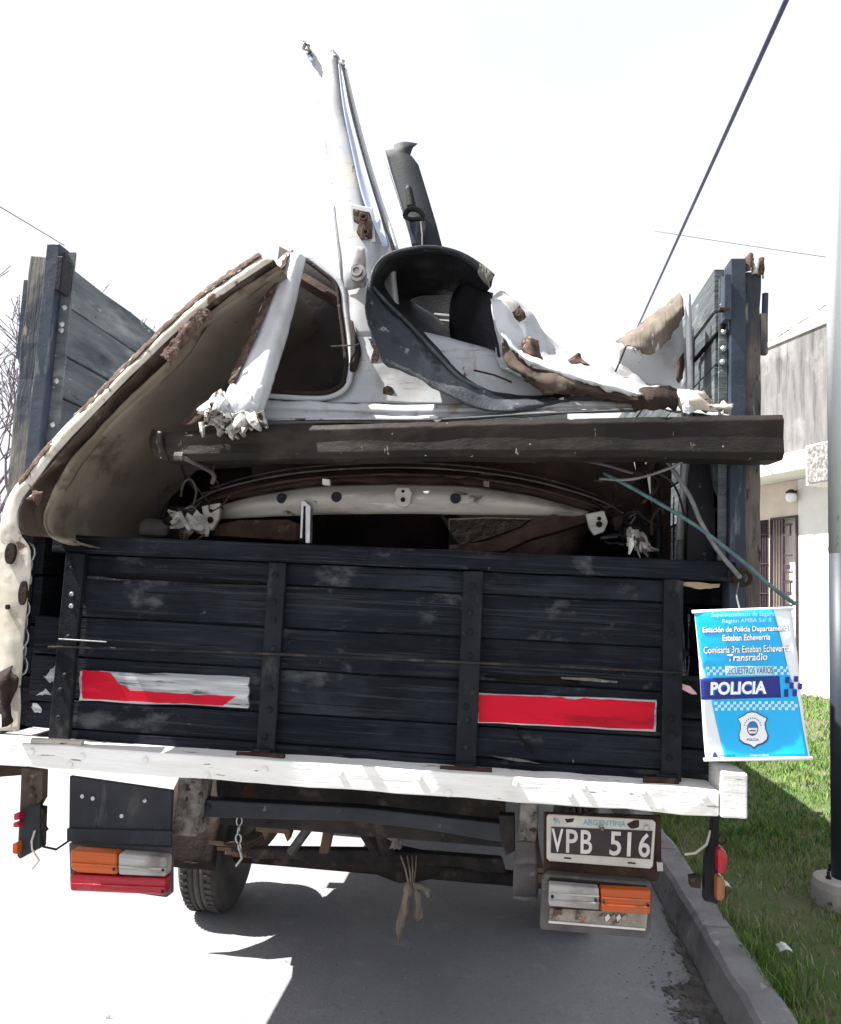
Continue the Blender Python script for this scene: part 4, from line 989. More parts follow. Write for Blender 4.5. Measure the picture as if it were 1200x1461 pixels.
for px, py in ((788, 1279), (850, 1284), (861, 1286), (924, 1291)):
    MB().lathe([(0, .004), (-.004, .004), (-.004, 0)], P(px, py, -.066), 'y', 8).build('screw', 'black_iron', lp2)
MB().prism([(792, 1298), (802, 1299), (802, 1306), (792, 1305)], -.045, -.034).build('bulb_holder', 'brown_steel', hs)
for i in range(5):
    x = 855 + i * 8; decal('lens_shard', [(x, 1308 + i * .3), (x + 6, 1304), (x + 8, 1309), (x + 2, 1315)], -.04, 'plate_letter' if i % 2 else 'reflector_bowl', hs, 1.2, .006, 2)
MB().prism([(783, 1314), (921, 1325), (921, 1328), (783, 1317)], -.037, -.031).build('bulb_strip', 'plate_letter', hs)
MB().prism([(937, 1230), (946, 1231), (946, 1243), (938, 1243)], .0, .02).build('lamp_clip', 'bare_metal', truck)
# side marker brackets hanging from the bed corners
mk = MB().prism([(30, 1096), (61, 1100), (60, 1140), (53, 1152), (60, 1153), (58, 1210), (28, 1226), (24, 1222), (28, 1150)], -.03, .0).build('marker_bracket', 'brown_under', truck, bevel=.003)
MB().prism([(-20, 1094), (32, 1097), (32, 1106), (-20, 1110)], -.02, .01).build('marker_arm', 'rust_brown', mk)
MB().prism([(34, 1153), (57, 1148), (57, 1208), (30, 1223)], -.036, -.031).build('marker_plate', 'panel_black', mk)
for poly, m_ in (([(19, 1161), (27, 1161), (27, 1170), (19, 1171)], 'red_lens'), ([(18, 1174), (26, 1174), (26, 1181), (18, 1181)], 'red_lens'), ([(17, 1204), (24, 1203), (24, 1220), (17, 1218)], 'amber')):
    MB().prism(poly, -.06, .0).build('marker_lens', m_, mk, bevel=.004)
MB().tube([P(57, 1165, -.04), P(63, 1175, -.04), P(68, 1183, -.04), P(60, 1190, -.03), P(62, 1208, -.02), P(80, 1212, .0), P(98, 1200, .0)], .0035, 6).build('wire', 'black_iron', mk)
MB().tube([P(50, 1185, -.04), P(45, 1200, -.045), P(46, 1212, -.04), P(56, 1228, -.04), P(46, 1240, -.04)], .003, 6).build('wire', 'cream_metal', mk)
mk2 = MB().prism([(1018, 1166), (1027, 1166), (1026, 1200), (1025, 1290), (1005, 1286), (1007, 1225), (1013, 1205)], -.03, .0).build('marker_bracket', 'black_iron', truck, bevel=.003)
for poly, m_ in (([(1025, 1211), (1036, 1214), (1039, 1225), (1036, 1248), (1025, 1248)], 'red_lens'), ([(1024, 1250), (1033, 1252), (1036, 1262), (1034, 1286), (1023, 1287)], 'amber')):
    MB().prism(poly, -.06, .0).build('marker_lens', m_, mk2, bevel=.008, seg=3)
MB().tube([P(1014, 1185, -.02), P(1008, 1205, -.03), P(992, 1217, -.03), P(977, 1219, -.02)], .0035, 6).build('wire', 'cream_metal', mk2)
g = MB(); c = P(1030, 1198, -.02); g.tube([c + Vector((.012 * math.cos(a), 0, .012 * math.sin(a))) for a in [k * .63 for k in range(11)]], .004, 6); g.build('hook', 'under_steel', mk2)
MB().prism([(985, 1253), (1000, 1250), (1000, 1268), (986, 1266)], -.02, .01).build('marker_stub', 'under_steel', mk2)

# ================================================================== THE LOAD
# ---- large leaning body panel
panel = thing('body_panel', 'large white car panel with rusty rolled edge leaning over the truck side', 'car panel', P(20, 1040, -.17))
N_ = 34
outer = [(372, 366), (300, 415), (240, 466), (180, 523), (118, 585), (60, 645), (14, 705), (2, 745), (-3, 800), (-4, 880), (-3, 960), (0, 1042)]
inner = [(396, 372), (319, 424), (257, 474), (194, 535), (140, 590), (80, 656), (35, 716), (24, 752), (42, 780), (45, 815), (36, 890), (31, 970), (28, 1042)]
skin = [(398, 380), (337, 419), (282, 461), (262, 496), (228, 531), (157, 598), (108, 652), (74, 708), (62, 744), (72, 768), (104, 772)]
def pr(pts, y, n=N_): return resample([P(a, b, y) for a, b in pts], n)
def off_y(ps, y): return [Vector((p.x, y, p.z)) for p in ps]
o1, o2 = pr(outer, -.17), pr(inner, -.18)
_k = [max(.0, min(1, (1.78 - a.z) / .12)) for a in o1]
o2 = [a.lerp(b, .78 + .22 * q) for a, b, q in zip(o1, o2, _k)]
mid = [a.lerp(b, .5) + Vector((0, -.006, 0)) for a, b in zip(o1, o2)]
keephole = None
holes = [(P(18, 790, -.18), .015, .030), (P(36, 846, -.18), .012, .034), (P(14, 866, -.18), .005, .007)]
def not_hole(c):
    return all(((c.x - h.x) / a) ** 2 + ((c.z - h.z) / b) ** 2 > 1 for h, a, b in holes)
sheet('flange', [o1, mid, o2], 'cream_metal', panel, nu=4, nv=5, px=False, crumple=.006, cs=11, thick=.003)
for h_, a_, b_ in holes:
    g = MB(); n_ = 18; g.poly([(h_.x + a_ * math.cos(q_) , -.194, h_.z + b_ * math.sin(q_)) for q_ in [2 * math.pi * i / n_ for i in range(n_)]], (0, .02, 0)); g.build('hole_shade', 'dark_rust', panel)  # dark discs stand in for the shade inside the holes
oU = o1[:21]
sheet('lower_return', [o1[20:], [p + Vector((-.01, .05, 0)) for p in o1[20:]], [p + Vector((-.02, .09, 0)) for p in o1[20:]]], 'white_metal', panel, nu=2, nv=2, px=False, crumple=.004, cs=8, thick=.003)
sheet('outer_skin', [oU, off_y(oU, .4), off_y(oU, 1.0), off_y(oU, 1.7)], 'white_metal', panel, nu=2, nv=4, px=False, crumple=.01, cs=3, thick=.003)
K_ = 26
s0 = pr(skin, -.15, K_)
i2 = resample(o2[:23], K_)
s_rec = [a.lerp(b, .45) + Vector((0, .05, 0)) for a, b in zip(i2, s0)]
sheet('edge_recess', [i2, [a.lerp(b, .5) + Vector((0, .02, 0)) for a, b in zip(i2, s_rec)], s_rec], 'hem_brown', panel, nu=2, nv=4, px=False, crumple=.014, cs=14, thick=.002)
lip = [p + Vector((-.001, -.006, .001)) for p in s0]
sheet('skin_lip', [s_rec, lip, [p + Vector((.006, -.002, -.006)) for p in s0], [p + Vector((.012, .02, -.012)) for p in s0]], 'tan_lip', panel, nu=2, nv=3, px=False, crumple=.006, cs=9, thick=.002)
# inner skin runs forward under the panel and sinks a little toward the middle
r1 = [p + Vector((.012, .05, -.012)) for p in s0]
r2 = [p + Vector((.02, .45, -.02)) for p in s0]
r3 = [p + Vector((.02, 1.0, -.02)) for p in s0]
r4 = [p + Vector((0, 1.7, 0)) for p in s0]
sheet('inner_skin', [s0, r1, r2, r3, r4], 'tan_underside', panel, nu=2, nv=5, px=False, crumple=.010, cs=5, thick=.003)
ro = resample([P(a, b, -.165) for a, b in [(372, 364), (300, 412), (240, 464), (180, 524), (120, 586), (60, 650), (30, 690)]], 40)
ri = [p + Vector((.008, -.014, -.009)) for p in ro]
ru = [p + Vector((-.011, .012, .013)) for p in ro]
sheet('rust_edge', [ru, [a.lerp(b, .5) + Vector((0, -.006, 0)) for a, b in zip(ru, ri)], ri], 'rust_flake', panel, nu=3, nv=4, px=False, crumple=.003, cs=45, ragged=.0045, rs=70, thick=.002)
ur = resample([P(a, b, -.19) for a, b in [(290, 438), (262, 462), (235, 500), (228, 508)]], 8)
sheet('rust_scab', [ur, [p + Vector((.020, -.003, -.010)) for p in ur], [p + Vector((.034, .002, -.022)) for p in ur]], 'rust_flake', panel, nu=4, nv=5, px=False, crumple=.004, cs=60, ragged=.008, rs=60, thick=.002)
sheet('torn_lip', [[(40, 690, -.19), (52, 698, -.2), (62, 700, -.19)], [(44, 700, -.2), (54, 704, -.21), (60, 712, -.2)], [(40, 712, -.19), (48, 716, -.2), (54, 722, -.19)]], 'rust_flake', panel, crumple=.012, cs=40)
sheet('lower_rag', [[(-6, 960, -.2), (10, 950, -.21), (26, 962, -.2)], [(-4, 985, -.22), (8, 990, -.23), (26, 985, -.21)], [(-4, 1020, -.2), (12, 1030, -.22), (24, 1015, -.2)]], 'dark_rust', panel, crumple=.04, cs=18, ragged=.02)

# ---- standing car body side
bside = thing('car_body_side', 'upright white car body side with tall door pillar and torn window frame', 'car part', P(600, 600, -.06))
prow = [[(437, 62, .16), (456, 84, .15), (474, 74, .14), (481, 78, .16), (486, 88, .14), (492, 100, .15)],
        [(455, 150, .14), (471, 150, .12), (486, 150, .12), (493, 150, .15), (499, 150, .12), (503, 150, .14)],
        [(466, 220, .12), (482, 220, .10), (501, 220, .10), (511, 220, .13), (517, 220, .10), (521, 220, .12)],
        [(476, 290, .09), (494, 290, .07), (514, 290, .07), (527, 289, .10), (537, 288, .07), (541, 287, .09)],
        [(483, 350, .07), (500, 350, .05), (528, 350, .05), (543, 347, .08), (555, 345, .05), (560, 344, .07)],
        [(488, 420, .05), (506, 420, .03), (532, 420, .03), (549, 420, .05), (562, 420, .03), (568, 420, .05)],
        [(493, 480, .03), (512, 480, .01), (538, 480, .01), (556, 480, .02), (572, 480, .02), (580, 480, .03)]]
sheet('door_pillar', prow, 'shaded_white_metal', bside, nu=4, nv=7, crumple=.005, cs=6, thick=.004)
# weather channel, its blue-grey standing for reflected sky
ch = [[(482, 84, .145), (485, 84, .150), (488, 90, .14)], [(489, 150, .112), (494, 150, .118), (498, 150, .112)], [(503, 220, .092), (510, 220, .10), (517, 220, .092)], [(514, 270, .075), (524, 272, .085), (533, 272, .075)], [(524, 300, .06), (534, 305, .07), (542, 305, .06)], [(544, 345, .04), (549, 352, .045), (554, 350, .04)]]
sheet('channel', ch, 'sky_tint_metal', bside, nu=3, nv=5, thick=.002)
MB().tube(crom([P(488, 92, .13), P(500, 150, .105), P(518, 220, .085), P(534, 275, .07), P(548, 318, .055), P(562, 358, .04)], 6), .0035, 6).build('channel_seal', 'black_plastic', bside)
MB().tube(crom([P(492, 100, .15), P(504, 150, .14), P(523, 222, .12), P(544, 290, .09), P(558, 330, .06), P(566, 356, .05)], 6), .007, 6).build('pillar_flange', 'white_metal', bside, smooth=True)
MB().tube(crom([P(474, 290, .085), P(481, 350, .065), P(486, 400, .05), P(491, 450, .035), P(496, 486, .025)], 6), .0018, 6, .006).build('pillar_flange', 'white_metal', bside, smooth=True)
for (a, c, m_) in ((432, 62, 'foil'), (438, 74, 'foil'), (441, 80, 'sky_tint_metal'), (474, 73, 'foil'), (488, 90, 'foil')):
    sheet('torn_shred', [[(a - 4, c - 4, .15), (a, c - 6, .14), (a + 3, c - 3, .15)], [(a - 2, c, .145), (a + 2, c, .135), (a + 5, c + 2, .145)], [(a + 1, c + 6, .15), (a + 4, c + 7, .14), (a + 7, c + 8, .15)]], m_, bside, crumple=.02, cs=50, seed=a)
# hinge plate, striker bolt
hp = MB().prism([(503, 297), (527, 302), (531, 315), (530, 338), (515, 341), (508, 330), (512, 318), (504, 314)], .035, .05).build('hinge_plate', 'rust_flake', bside, bevel=.003)
MB().prism([(498, 290), (532, 296), (536, 345), (505, 347)], .052, .058).build('plate_seat', 'white_metal', bside, bevel=.003)
for px, py in ((519, 310), (522, 332)):
    g = MB(); c = P(px, py, .033); g.lathe([(0, .013), (-.006, .012), (-.006, .006), (.012, .005)], c, 'y', 16); g.build('bolt_hole', 'rust_brown', hp, smooth=False)
    MB().lathe([(0, .0058), (-.0005, .0058), (-.0005, 0)], P(px, py, .030), 'y', 12).build('hole_shade', 'hulk', hp)  # dark disc for the shaded bore of the bolt ring
sheet('latch_bracket', [[(492, 358, .03), (505, 352, .02), (520, 352, .03)], [(490, 375, .02), (505, 372, .0), (522, 372, .02)], [(490, 398, .02), (506, 396, .0), (522, 394, .02)], [(494, 415, .03), (508, 412, .02), (522, 408, .03)]], 'shaded_white_metal', bside, nu=3, nv=3, crumple=.003)
c = P(510, 389, -.01)
sk = MB().lathe([(.02, .026), (.0, .026), (-.004, .018), (-.02, .018), (-.02, .010), (-.012, .009), (-.012, 0)], c, 'y', 24).build('striker', 'bare_metal', bside, smooth=False)
# base of the body side
brow = [[(490, 468, .02), (512, 470, .01), (545, 472, .01), (580, 470, .02), (640, 480, .03), (720, 505, .05), (820, 530, .06), (900, 548, .06)],
        [(501, 520, .0), (520, 520, -.01), (553, 520, -.01), (600, 520, .0), (660, 528, .01), (730, 540, .02), (820, 548, .03), (902, 558, .03)],
        [(492, 556, -.01), (520, 552, -.02), (560, 552, -.02), (610, 553, -.02), (670, 555, -.01), (740, 560, .0), (820, 564, .0), (904, 570, .0)],
        [(462, 573, -.03), (510, 575, -.035), (560, 575, -.035), (620, 576, -.035), (680, 576, -.03), (740, 575, -.03), (820, 574, -.03), (906, 578, -.03)]]
sheet('quarter_panel', brow, 'shaded_white_metal', bside, nu=6, nv=6, crumple=.010, cs=5, thick=.004)
decal('plug_hole_shade', [(547, 553), (553, 550), (560, 553), (562, 560), (557, 567), (550, 567), (546, 561)], -.030, 'rust_brown', bside, .5, .012, 3)  # solid dark patch in place of a shaded opening
for poly in ([(525, 482), (534, 486), (540, 502), (538, 517), (530, 517), (532, 500)], [(548, 572), (552, 571), (547, 582), (543, 584)]):
    decal('rust_patch', poly, -.012, 'rust_flake', bside, 2.5, .012, 4)
srow = [[(362, 570, -.05), (440, 572, -.055), (520, 576, -.06), (620, 577, -.06), (720, 574, -.06), (820, 572, -.06), (906, 574, -.05)],
        [(361, 580, -.07), (440, 582, -.07), (520, 585, -.075), (620, 586, -.075), (720, 582, -.075), (820, 578, -.07), (907, 578, -.06)],
        [(360, 588, -.062), (440, 589, -.062), (520, 591, -.066), (620, 591, -.066), (720, 587, -.066), (820, 583, -.062), (908, 581, -.06)],
        [(360, 597, -.085), (440, 596, -.085), (520, 597, -.09), (620, 597, -.09), (720, 592, -.09), (820, 587, -.085), (909, 584, -.07)],
        [(359, 606, -.075), (440, 604, -.075), (520, 604, -.08), (620, 602, -.08), (720, 597, -.08), (820, 591, -.075), (909, 588, -.07)]]
sheet('door_sill', srow, 'shaded_white_metal', bside, nu=7, nv=4, crumple=.007, cs=9, thick=.004)
MB().tube(crom([P(358, 600, -.10), P(480, 598, -.10), P(620, 598, -.105), P(760, 590, -.10), P(905, 584, -.09)], 6), .004, 6).build('sill_strip', 'bare_metal', bside, smooth=True)
decal('paint_chip', [(612, 594), (622, 593), (630, 600), (622, 602)], -.108, 'plate_letter', bside, 1, .004, 3)
# window frame with its rubber seal
fr = crom([P(436, 366, .06), P(462, 385, .05), P(487, 408, .04), P(493, 445, .03), P(499, 490, .01), P(501, 525, -.01), P(494, 552, -.03), P(472, 566, -.04), P(440, 568, -.05), P(376, 564, -.06)], 6)
MB().tube(fr, .010, 8, flat=.8).build('window_frame', 'shaded_white_metal', bside, smooth=True)
MB().tube([p + Vector((-.016, -.004, 0)) if i < 36 else p + Vector((-.006, -.004, .013)) for i, p in enumerate(fr)], .007, 8).build('window_seal', 'dark_rust', bside, smooth=True)
sheet('seal_flap', [[(499, 455, .01), (504, 460, .0), (506, 470, .01)], [(500, 480, .0), (509, 484, -.01), (513, 490, .0)], [(500, 505, -.01), (510, 506, -.02), (515, 505, -.01)], [(499, 530, -.02), (507, 530, -.03), (510, 522, -.02)]], 'dark_rust', bside, crumple=.004)
sheet('inner_trim', [[(400, 352, .30), (450, 380, .26), (505, 420, .24)], [(385, 440, .32), (440, 450, .30), (515, 470, .28)], [(370, 510, .34), (440, 520, .34), (520, 530, .32)], [(355, 600, .36), (440, 600, .36), (520, 600, .34)]], 'inner_trim', bside, crumple=.012, cs=4, thick=.004)
MB().tube([P(430, 398, .12), P(450, 410, .10), P(492, 436, .08)], .022, 4).build('roof_rail', 'rust_brown', bside)
MB().tube([P(472, 494, -.02), P(500, 493, -.02), P(512, 491, -.03)], .0025, 6).build('wire', 'tan_lip', bside)
decal('gap_shade', [(470, 545), (495, 512), (497, 545), (480, 562), (440, 562)], .2, 'black_plastic', bside, 1, .01, 3)  # black patch painted in for the shade of the gap
# torn front strut with crumpled foot
strow = [[(398, 372, -.03), (404, 366, -.05), (413, 361, -.06), (426, 362, -.07), (437, 366, -.03)],
         [(376, 430, -.08), (384, 432, -.10), (392, 434, -.11), (408, 436, -.12), (421, 436, -.07)],
         [(352, 492, -.12), (361, 494, -.14), (370, 496, -.15), (388, 498, -.16), (404, 498, -.11)],
         [(330, 545, -.15), (340, 548, -.18), (352, 550, -.19), (372, 552, -.20), (388, 552, -.15)],
         [(312, 588, -.17), (322, 590, -.20), (336, 592, -.21), (356, 592, -.22), (374, 590, -.17)]]
sheet('torn_strut', strow, 'white_metal', bside, nu=5, nv=8, crumple=.006, cs=9, thick=.004)
ed = [[(400, 368, -.04), (408, 362, -.055), (416, 358, -.06)], [(386, 408, -.08), (395, 395, -.10), (402, 385, -.10)], [(374, 432, -.10), (382, 430, -.11), (388, 425, -.115)], [(350, 490, -.135), (356, 492, -.15), (360, 490, -.15)], [(325, 548, -.165), (330, 550, -.18), (334, 548, -.18)]]
sheet('rust_edge', ed, 'rust_flake', bside, nu=4, nv=8, crumple=.008, cs=40, ragged=.008, rs=50)
sheet('crumpled_end', [[(312, 585, -.17), (330, 590, -.20), (352, 592, -.21), (374, 590, -.17)], [(304, 600, -.19), (326, 602, -.22), (350, 602, -.22), (368, 598, -.19)], [(292, 607, -.19), (318, 610, -.21), (345, 606, -.20), (360, 604, -.18)]], 'foil', bside, nu=8, nv=7, crumple=.024, cs=26, ragged=.008, rs=40, seed=3, smooth=False, thick=.002)
sheet('crumpled_end', [[(330, 548, -.195), (350, 552, -.21), (376, 552, -.20)], [(314, 574, -.205), (342, 578, -.235), (372, 576, -.21)], [(296, 598, -.20), (330, 606, -.23), (364, 596, -.20)]], 'white_metal', bside, nu=8, nv=7, crumple=.016, cs=24, ragged=.006, rs=50, seed=6, thick=.002)
shards('torn_shreds', 'foil', bside, [(318, 560), (300, 585), (318, 596), (345, 594), (372, 585)], 18, 26, 15, -.215, (-.35, 1), .9, 5)
shards('torn_shreds', 'white_metal', bside, [(330, 560), (312, 582), (335, 590), (365, 575)], 9, 26, 17, -.225, (-.5, 1), .8, 8)
shards('torn_shreds', 'dark_rust', bside, [(300, 585), (330, 598), (365, 590)], 9, 20, 13, -.20, (-.2, 1), 1.0, 9)
shards('torn_tongue', 'foil', bside, [(347, 596), (352, 600)], 3, 26, 12, -.215, (-.25, 1), .25, 12)
shards('torn_tongue', 'foil', bside, [(286, 603), (292, 606)], 2, 22, 10, -.20, (.1, 1), .25, 13)
sheet('bent_corner', [[(282, 572, -.14), (296, 570, -.16), (308, 574, -.16)], [(272, 592, -.15), (285, 598, -.17), (294, 600, -.16)], [(256, 606, -.15), (270, 607, -.165), (282, 610, -.15)]], 'rust_brown', bside, nu=4, nv=4, crumple=.006, cs=20)

# ---- dark rocker beam lying across
rb = MB()
g = rb; n = 60; vs = []
for i in range(n + 1):
    t = i / n; px = 218 + (1119 - 218) * t
    top = np.interp(px, [218, 400, 660, 900, 1119], [616, 607, 599, 594, 590]); bot = np.interp(px, [218, 232, 430, 660, 900, 1119], [648, 657, 655, 651, 652, 656])
    a, c = P(px, top, -.16), P(px, bot, -.16)
    d = noise.noise(Vector((a.x * 5, 0, 0))) * .006; d2 = noise.noise(Vector((a.x * 13, 4, 0))) * .004
    zt, zb = a.z + d2, c.z + d2 * .6 + d * .5
    for y, z in ((-.150, zt), (-.162 + d, zt - .016), (-.158 + d * 1.5, (zt + zb) / 2), (-.164 + d, zb + .016), (-.150, zb), (-.045, zb + .005), (-.035, zt - .006)):
        vs.append((a.x, y, z))
m7 = 7
g.add(vs, [(i * m7 + k, i * m7 + (k + 1) % m7, (i + 1) * m7 + (k + 1) % m7, (i + 1) * m7 + k) for i in range(n) for k in range(m7)] + [tuple(range(m7)), tuple(range(n * m7 + m7 - 1, n * m7 - 1, -1))])
c0 = P(660, 650, -.1)
rocker = thing('rocker_beam', 'long scuffed black rocker beam lying across the top of the load', 'car part', c0)
g.build('beam', 'sill_black', rocker, smooth=False, bevel=.003)
MB().prism([(468, 652), (510, 652), (505, 658), (480, 659)], -.15, -.13).build('tab', 'sill_black', rocker, bevel=.002)
sheet('end_cap', [[(216, 612, -.12), (222, 614, -.165), (232, 616, -.17)], [(214, 632, -.11), (221, 634, -.16), (232, 636, -.168)], [(222, 648, -.10), (228, 655, -.15), (240, 658, -.165)]], 'sill_black', rocker, crumple=.01, cs=15)
cl_ = MB().lathe([(-.012, .012), (.012, .012)], P(256, 651, -.17), 'x', 8).build('clip', 'post_wood', rocker)
MB().tube([P(260, 652, -.17), P(285, 664, -.12), P(302, 673, -.06), P(306, 680, -.04), P(303, 690, -.03)], .007, 7).build('clip_arm', 'housing', rocker, smooth=True)

# ---- wheel arch liner
liner = thing('wheel_arch_liner', 'curled black plastic wheel arch liner hooked over the white body side', 'car part', P(640, 580, -.08))
LO = [(812, 574, -.06), (760, 584, -.09), (715, 588, -.11), (672, 579, -.12), (625, 556, -.13), (588, 533, -.13), (548, 516, -.14), (531, 472, -.14), (526, 415, -.14), (534, 383, -.13), (552, 364, -.12), (585, 354, -.10), (620, 352, -.08), (655, 360, -.06), (685, 377, -.04), (705, 394, -.03)]
LM = [(812, 566, -.05), (765, 570, -.07), (722, 568, -.06), (690, 556, -.05), (655, 538, -.05), (620, 502, -.04), (585, 464, -.03), (552, 432, -.04), (530, 408, -.06), (537, 386, -.07), (555, 369, -.06), (587, 360, -.04), (620, 358, -.03), (652, 366, -.02), (680, 386, -.01), (698, 412, .0)]
LI = [(812, 560, .02), (765, 560, .06), (722, 552, .10), (690, 545, .14), (662, 520, .14), (638, 488, .14), (606, 455, .14), (576, 428, .13), (560, 410, .12), (562, 398, .11), (576, 390, .10), (600, 388, .10), (625, 390, .10), (648, 397, .10), (670, 410, .10), (692, 420, .08)]
L3 = [(815, 556, .10), (770, 552, .18), (728, 545, .24), (700, 532, .26), (672, 506, .26), (644, 474, .26), (620, 450, .26), (600, 438, .25), (588, 432, .24), (584, 428, .23), (592, 424, .22), (608, 421, .22), (626, 421, .22), (644, 422, .20), (664, 424, .16), (688, 424, .10)]
sheet('liner_flank', [LO, [(a[0] * .5 + b[0] * .5, a[1] * .5 + b[1] * .5, a[2] * .5 + b[2] * .5 - .012) for a, b in zip(LO, LM)], LM], 'dusty_plastic', liner, nu=5, nv=5, crumple=.014, cs=7, thick=.004, ragged=.004)
sheet('liner_arch', [LM, [(a[0] * .5 + b[0] * .5, a[1] * .5 + b[1] * .5, a[2] * .5 + b[2] * .5) for a, b in zip(LM, LI)], LI, L3], 'black_plastic', liner, nu=5, nv=4, crumple=.006, cs=8, thick=.004,
      keep=lambda c: all((c - h).length > r for h, r in ((P(571, 409, .115), .013), (P(574, 402, .11), .009), (P(589, 431, .20), .012))))
sheet('liner_shade_back', [[(560, 395, .42), (620, 392, .42), (690, 405, .40)], [(580, 450, .42), (620, 452, .42), (680, 455, .40)], [(600, 500, .42), (640, 500, .42), (690, 505, .40)]], 'black_plastic', liner, crumple=.01, cs=6, thick=.004)  # dark plate added so the liner opening reads as shade
MB().tube(crom([P(*q) for q in LO[8:16]], 5), .0045, 6).build('liner_rim', 'dusty_plastic', liner, smooth=True)
MB().tube(crom([P(a, b, c - .012) for a, b, c in LM[3:9]], 5), .006, 6).build('liner_ridge', 'dusty_plastic', liner, smooth=True)
sheet('liner_web', [[(662, 402, .10), (685, 412, .05), (703, 418, .02)], [(648, 420, .14), (676, 440, .06), (700, 440, .03)], [(643, 455, .16), (676, 470, .08), (707, 478, .03)], [(648, 492, .16), (684, 504, .08), (716, 515, .03)], [(680, 520, .14), (712, 532, .07), (742, 540, .02)], [(712, 538, .12), (760, 552, .05), (790, 556, -.02)]], 'black_plastic', liner, nu=4, nv=4, crumple=.01, cs=9, thick=.004)
sheet('torn_tip', [[(684, 376, -.05), (695, 382, -.05), (706, 392, -.045)], [(682, 390, -.04), (692, 396, -.04), (698, 404, -.04)], [(690, 404, -.03), (694, 408, -.03), (697, 412, -.03)]], 'post_wood', liner, crumple=.012, cs=40)
for i, y in enumerate((448, 456)):
    MB().tube([P(620, y, .30), P(642, y + 2, .26)], .004, 6).build('rod', 'bare_metal', liner)
for a in (652, 659):
    MB().tube([P(a, 503, .10), P(a - 4, 512, .06)], .002, 5).build('clip', 'plate_letter', liner)
MB().tube([P(676, 528, -.02), P(705, 535, -.02), P(730, 545, -.03)], .003, 6).build('wire', 'rust_brown', liner)

# ---- pillar trim with belt guide
trim = thing('pillar_trim', 'grey plastic pillar trim with seat belt guide sticking up behind the liner', 'car part', P(600, 352, .25))
trow = [[(563, 206, .285), (573, 203, .275), (584, 203, .275), (596, 205, .285)],
        [(562, 213, .285), (573, 212, .27), (581, 212, .27), (589, 211, .28)],
        [(550, 215, .285), (567, 217, .27), (578, 218, .27), (585, 222, .28)],
        [(553, 226, .285), (570, 222, .265), (582, 222, .265), (588, 224, .275)],
        [(558, 245, .275), (576, 242, .26), (590, 240, .26), (597, 236, .27)],
        [(572, 290, .26), (586, 288, .245), (600, 286, .245), (611, 282, .255)],
        [(584, 330, .25), (598, 328, .235), (612, 326, .235), (623, 322, .245)],
        [(592, 372, .24), (606, 370, .225), (620, 368, .225), (634, 364, .235)]]
sheet('trim_shell', trow, 'trim_plastic', trim, nu=4, nv=1, thick=.004)
MB().tube(crom([P(549, 230, .30), P(556, 250, .29), P(570, 292, .28), P(584, 336, .27), P(590, 356, .27)], 4), .005, 6).build('trim_edge', 'banner_white', trim, smooth=True)
sheet('belt_slot', [[(578, 268, .225), (583, 264, .222), (588, 270, .225)], [(580, 280, .222), (586, 280, .218), (591, 284, .222)], [(581, 296, .22), (588, 295, .215), (594, 296, .22)]], 'black_plastic', trim, thick=.003)
g = MB().tube(crom([P(577, 309, .20), P(582, 300, .19), P(592, 298, .185), P(600, 302, .19), (P(605, 310, .20))], 4), .009, 8)
g.tube(crom([P(577, 309, .20), P(586, 313, .19), P(598, 312, .19), P(605, 312, .20)], 4), .007, 8)
g.build('belt_guide', 'black_plastic', trim, smooth=True)
sheet('belt_strap', [[(583, 312, .195), (591, 314, .19), (599, 312, .195)], [(586, 330, .2), (594, 330, .195), (602, 328, .2)], [(588, 352, .205), (596, 352, .2), (605, 350, .205)]], 'blue_steel', trim, thick=.002)
MB().tube([P(600, 316, .188), P(602, 335, .19), P(602, 352, .2)], .0025, 6).build('belt_seam', 'plate_letter', trim)

# ---- crumpled white fender
fender = thing('crumpled_fender', 'crumpled white fender with torn brown edges on top of the load', 'car part', P(850, 585, -.05))
frow = [[(692, 424, .30), (716, 412, .32), (748, 436, .34), (785, 472, .36), (835, 500, .38), (890, 526, .38), (945, 545, .36), (1000, 556, .30), (1036, 574, .22)],
        [(697, 448, .16), (722, 450, .18), (755, 470, .18), (790, 498, .18), (838, 518, .18), (892, 538, .18), (948, 553, .16), (1000, 564, .12), (1038, 580, .08)],
        [(706, 480, .06), (730, 492, .06), (762, 506, .05), (795, 522, .05), (840, 532, .04), (895, 547, .03), (950, 560, .02), (1000, 571, .0), (1040, 584, -.02)],
        [(716, 512, -.02), (740, 528, -.04), (775, 540, -.06), (805, 543, -.08), (845, 548, -.09), (900, 562, -.10), (950, 572, -.10), (1000, 579, -.10), (1043, 588, -.11)]]
sheet('fender_skin', frow, 'shaded_white_metal', fender, nu=7, nv=8, crumple=.040, cs=6, thick=.003, ragged=.010, rs=22)
urow = [[(716, 478, -.03), (745, 508, -.06), (780, 524, -.09), (815, 536, -.11), (860, 549, -.12), (915, 563, -.13)],
        [(722, 520, -.06), (752, 536, -.10), (790, 546, -.13), (825, 553, -.14), (868, 562, -.14), (920, 574, -.14)],
        [(770, 556, -.07), (790, 562, -.09), (815, 565, -.10), (840, 568, -.10), (880, 574, -.10), (920, 582, -.10)]]
sheet('fender_edge', urow, 'brown_under', fender, nu=8, nv=7, crumple=.022, cs=9, thick=.002, ragged=.007, rs=60)
sheet('torn_lip', [[(a, b - 7, c - .01) for a, b, c in urow[0]], [(a, b - 1, c - .03) for a, b, c in urow[0]], [(a, b + 5, c - .02) for a, b, c in urow[0]]], 'white_metal', fender, nu=9, nv=3, crumple=.008, cs=30, thick=.002, ragged=.010, rs=45)
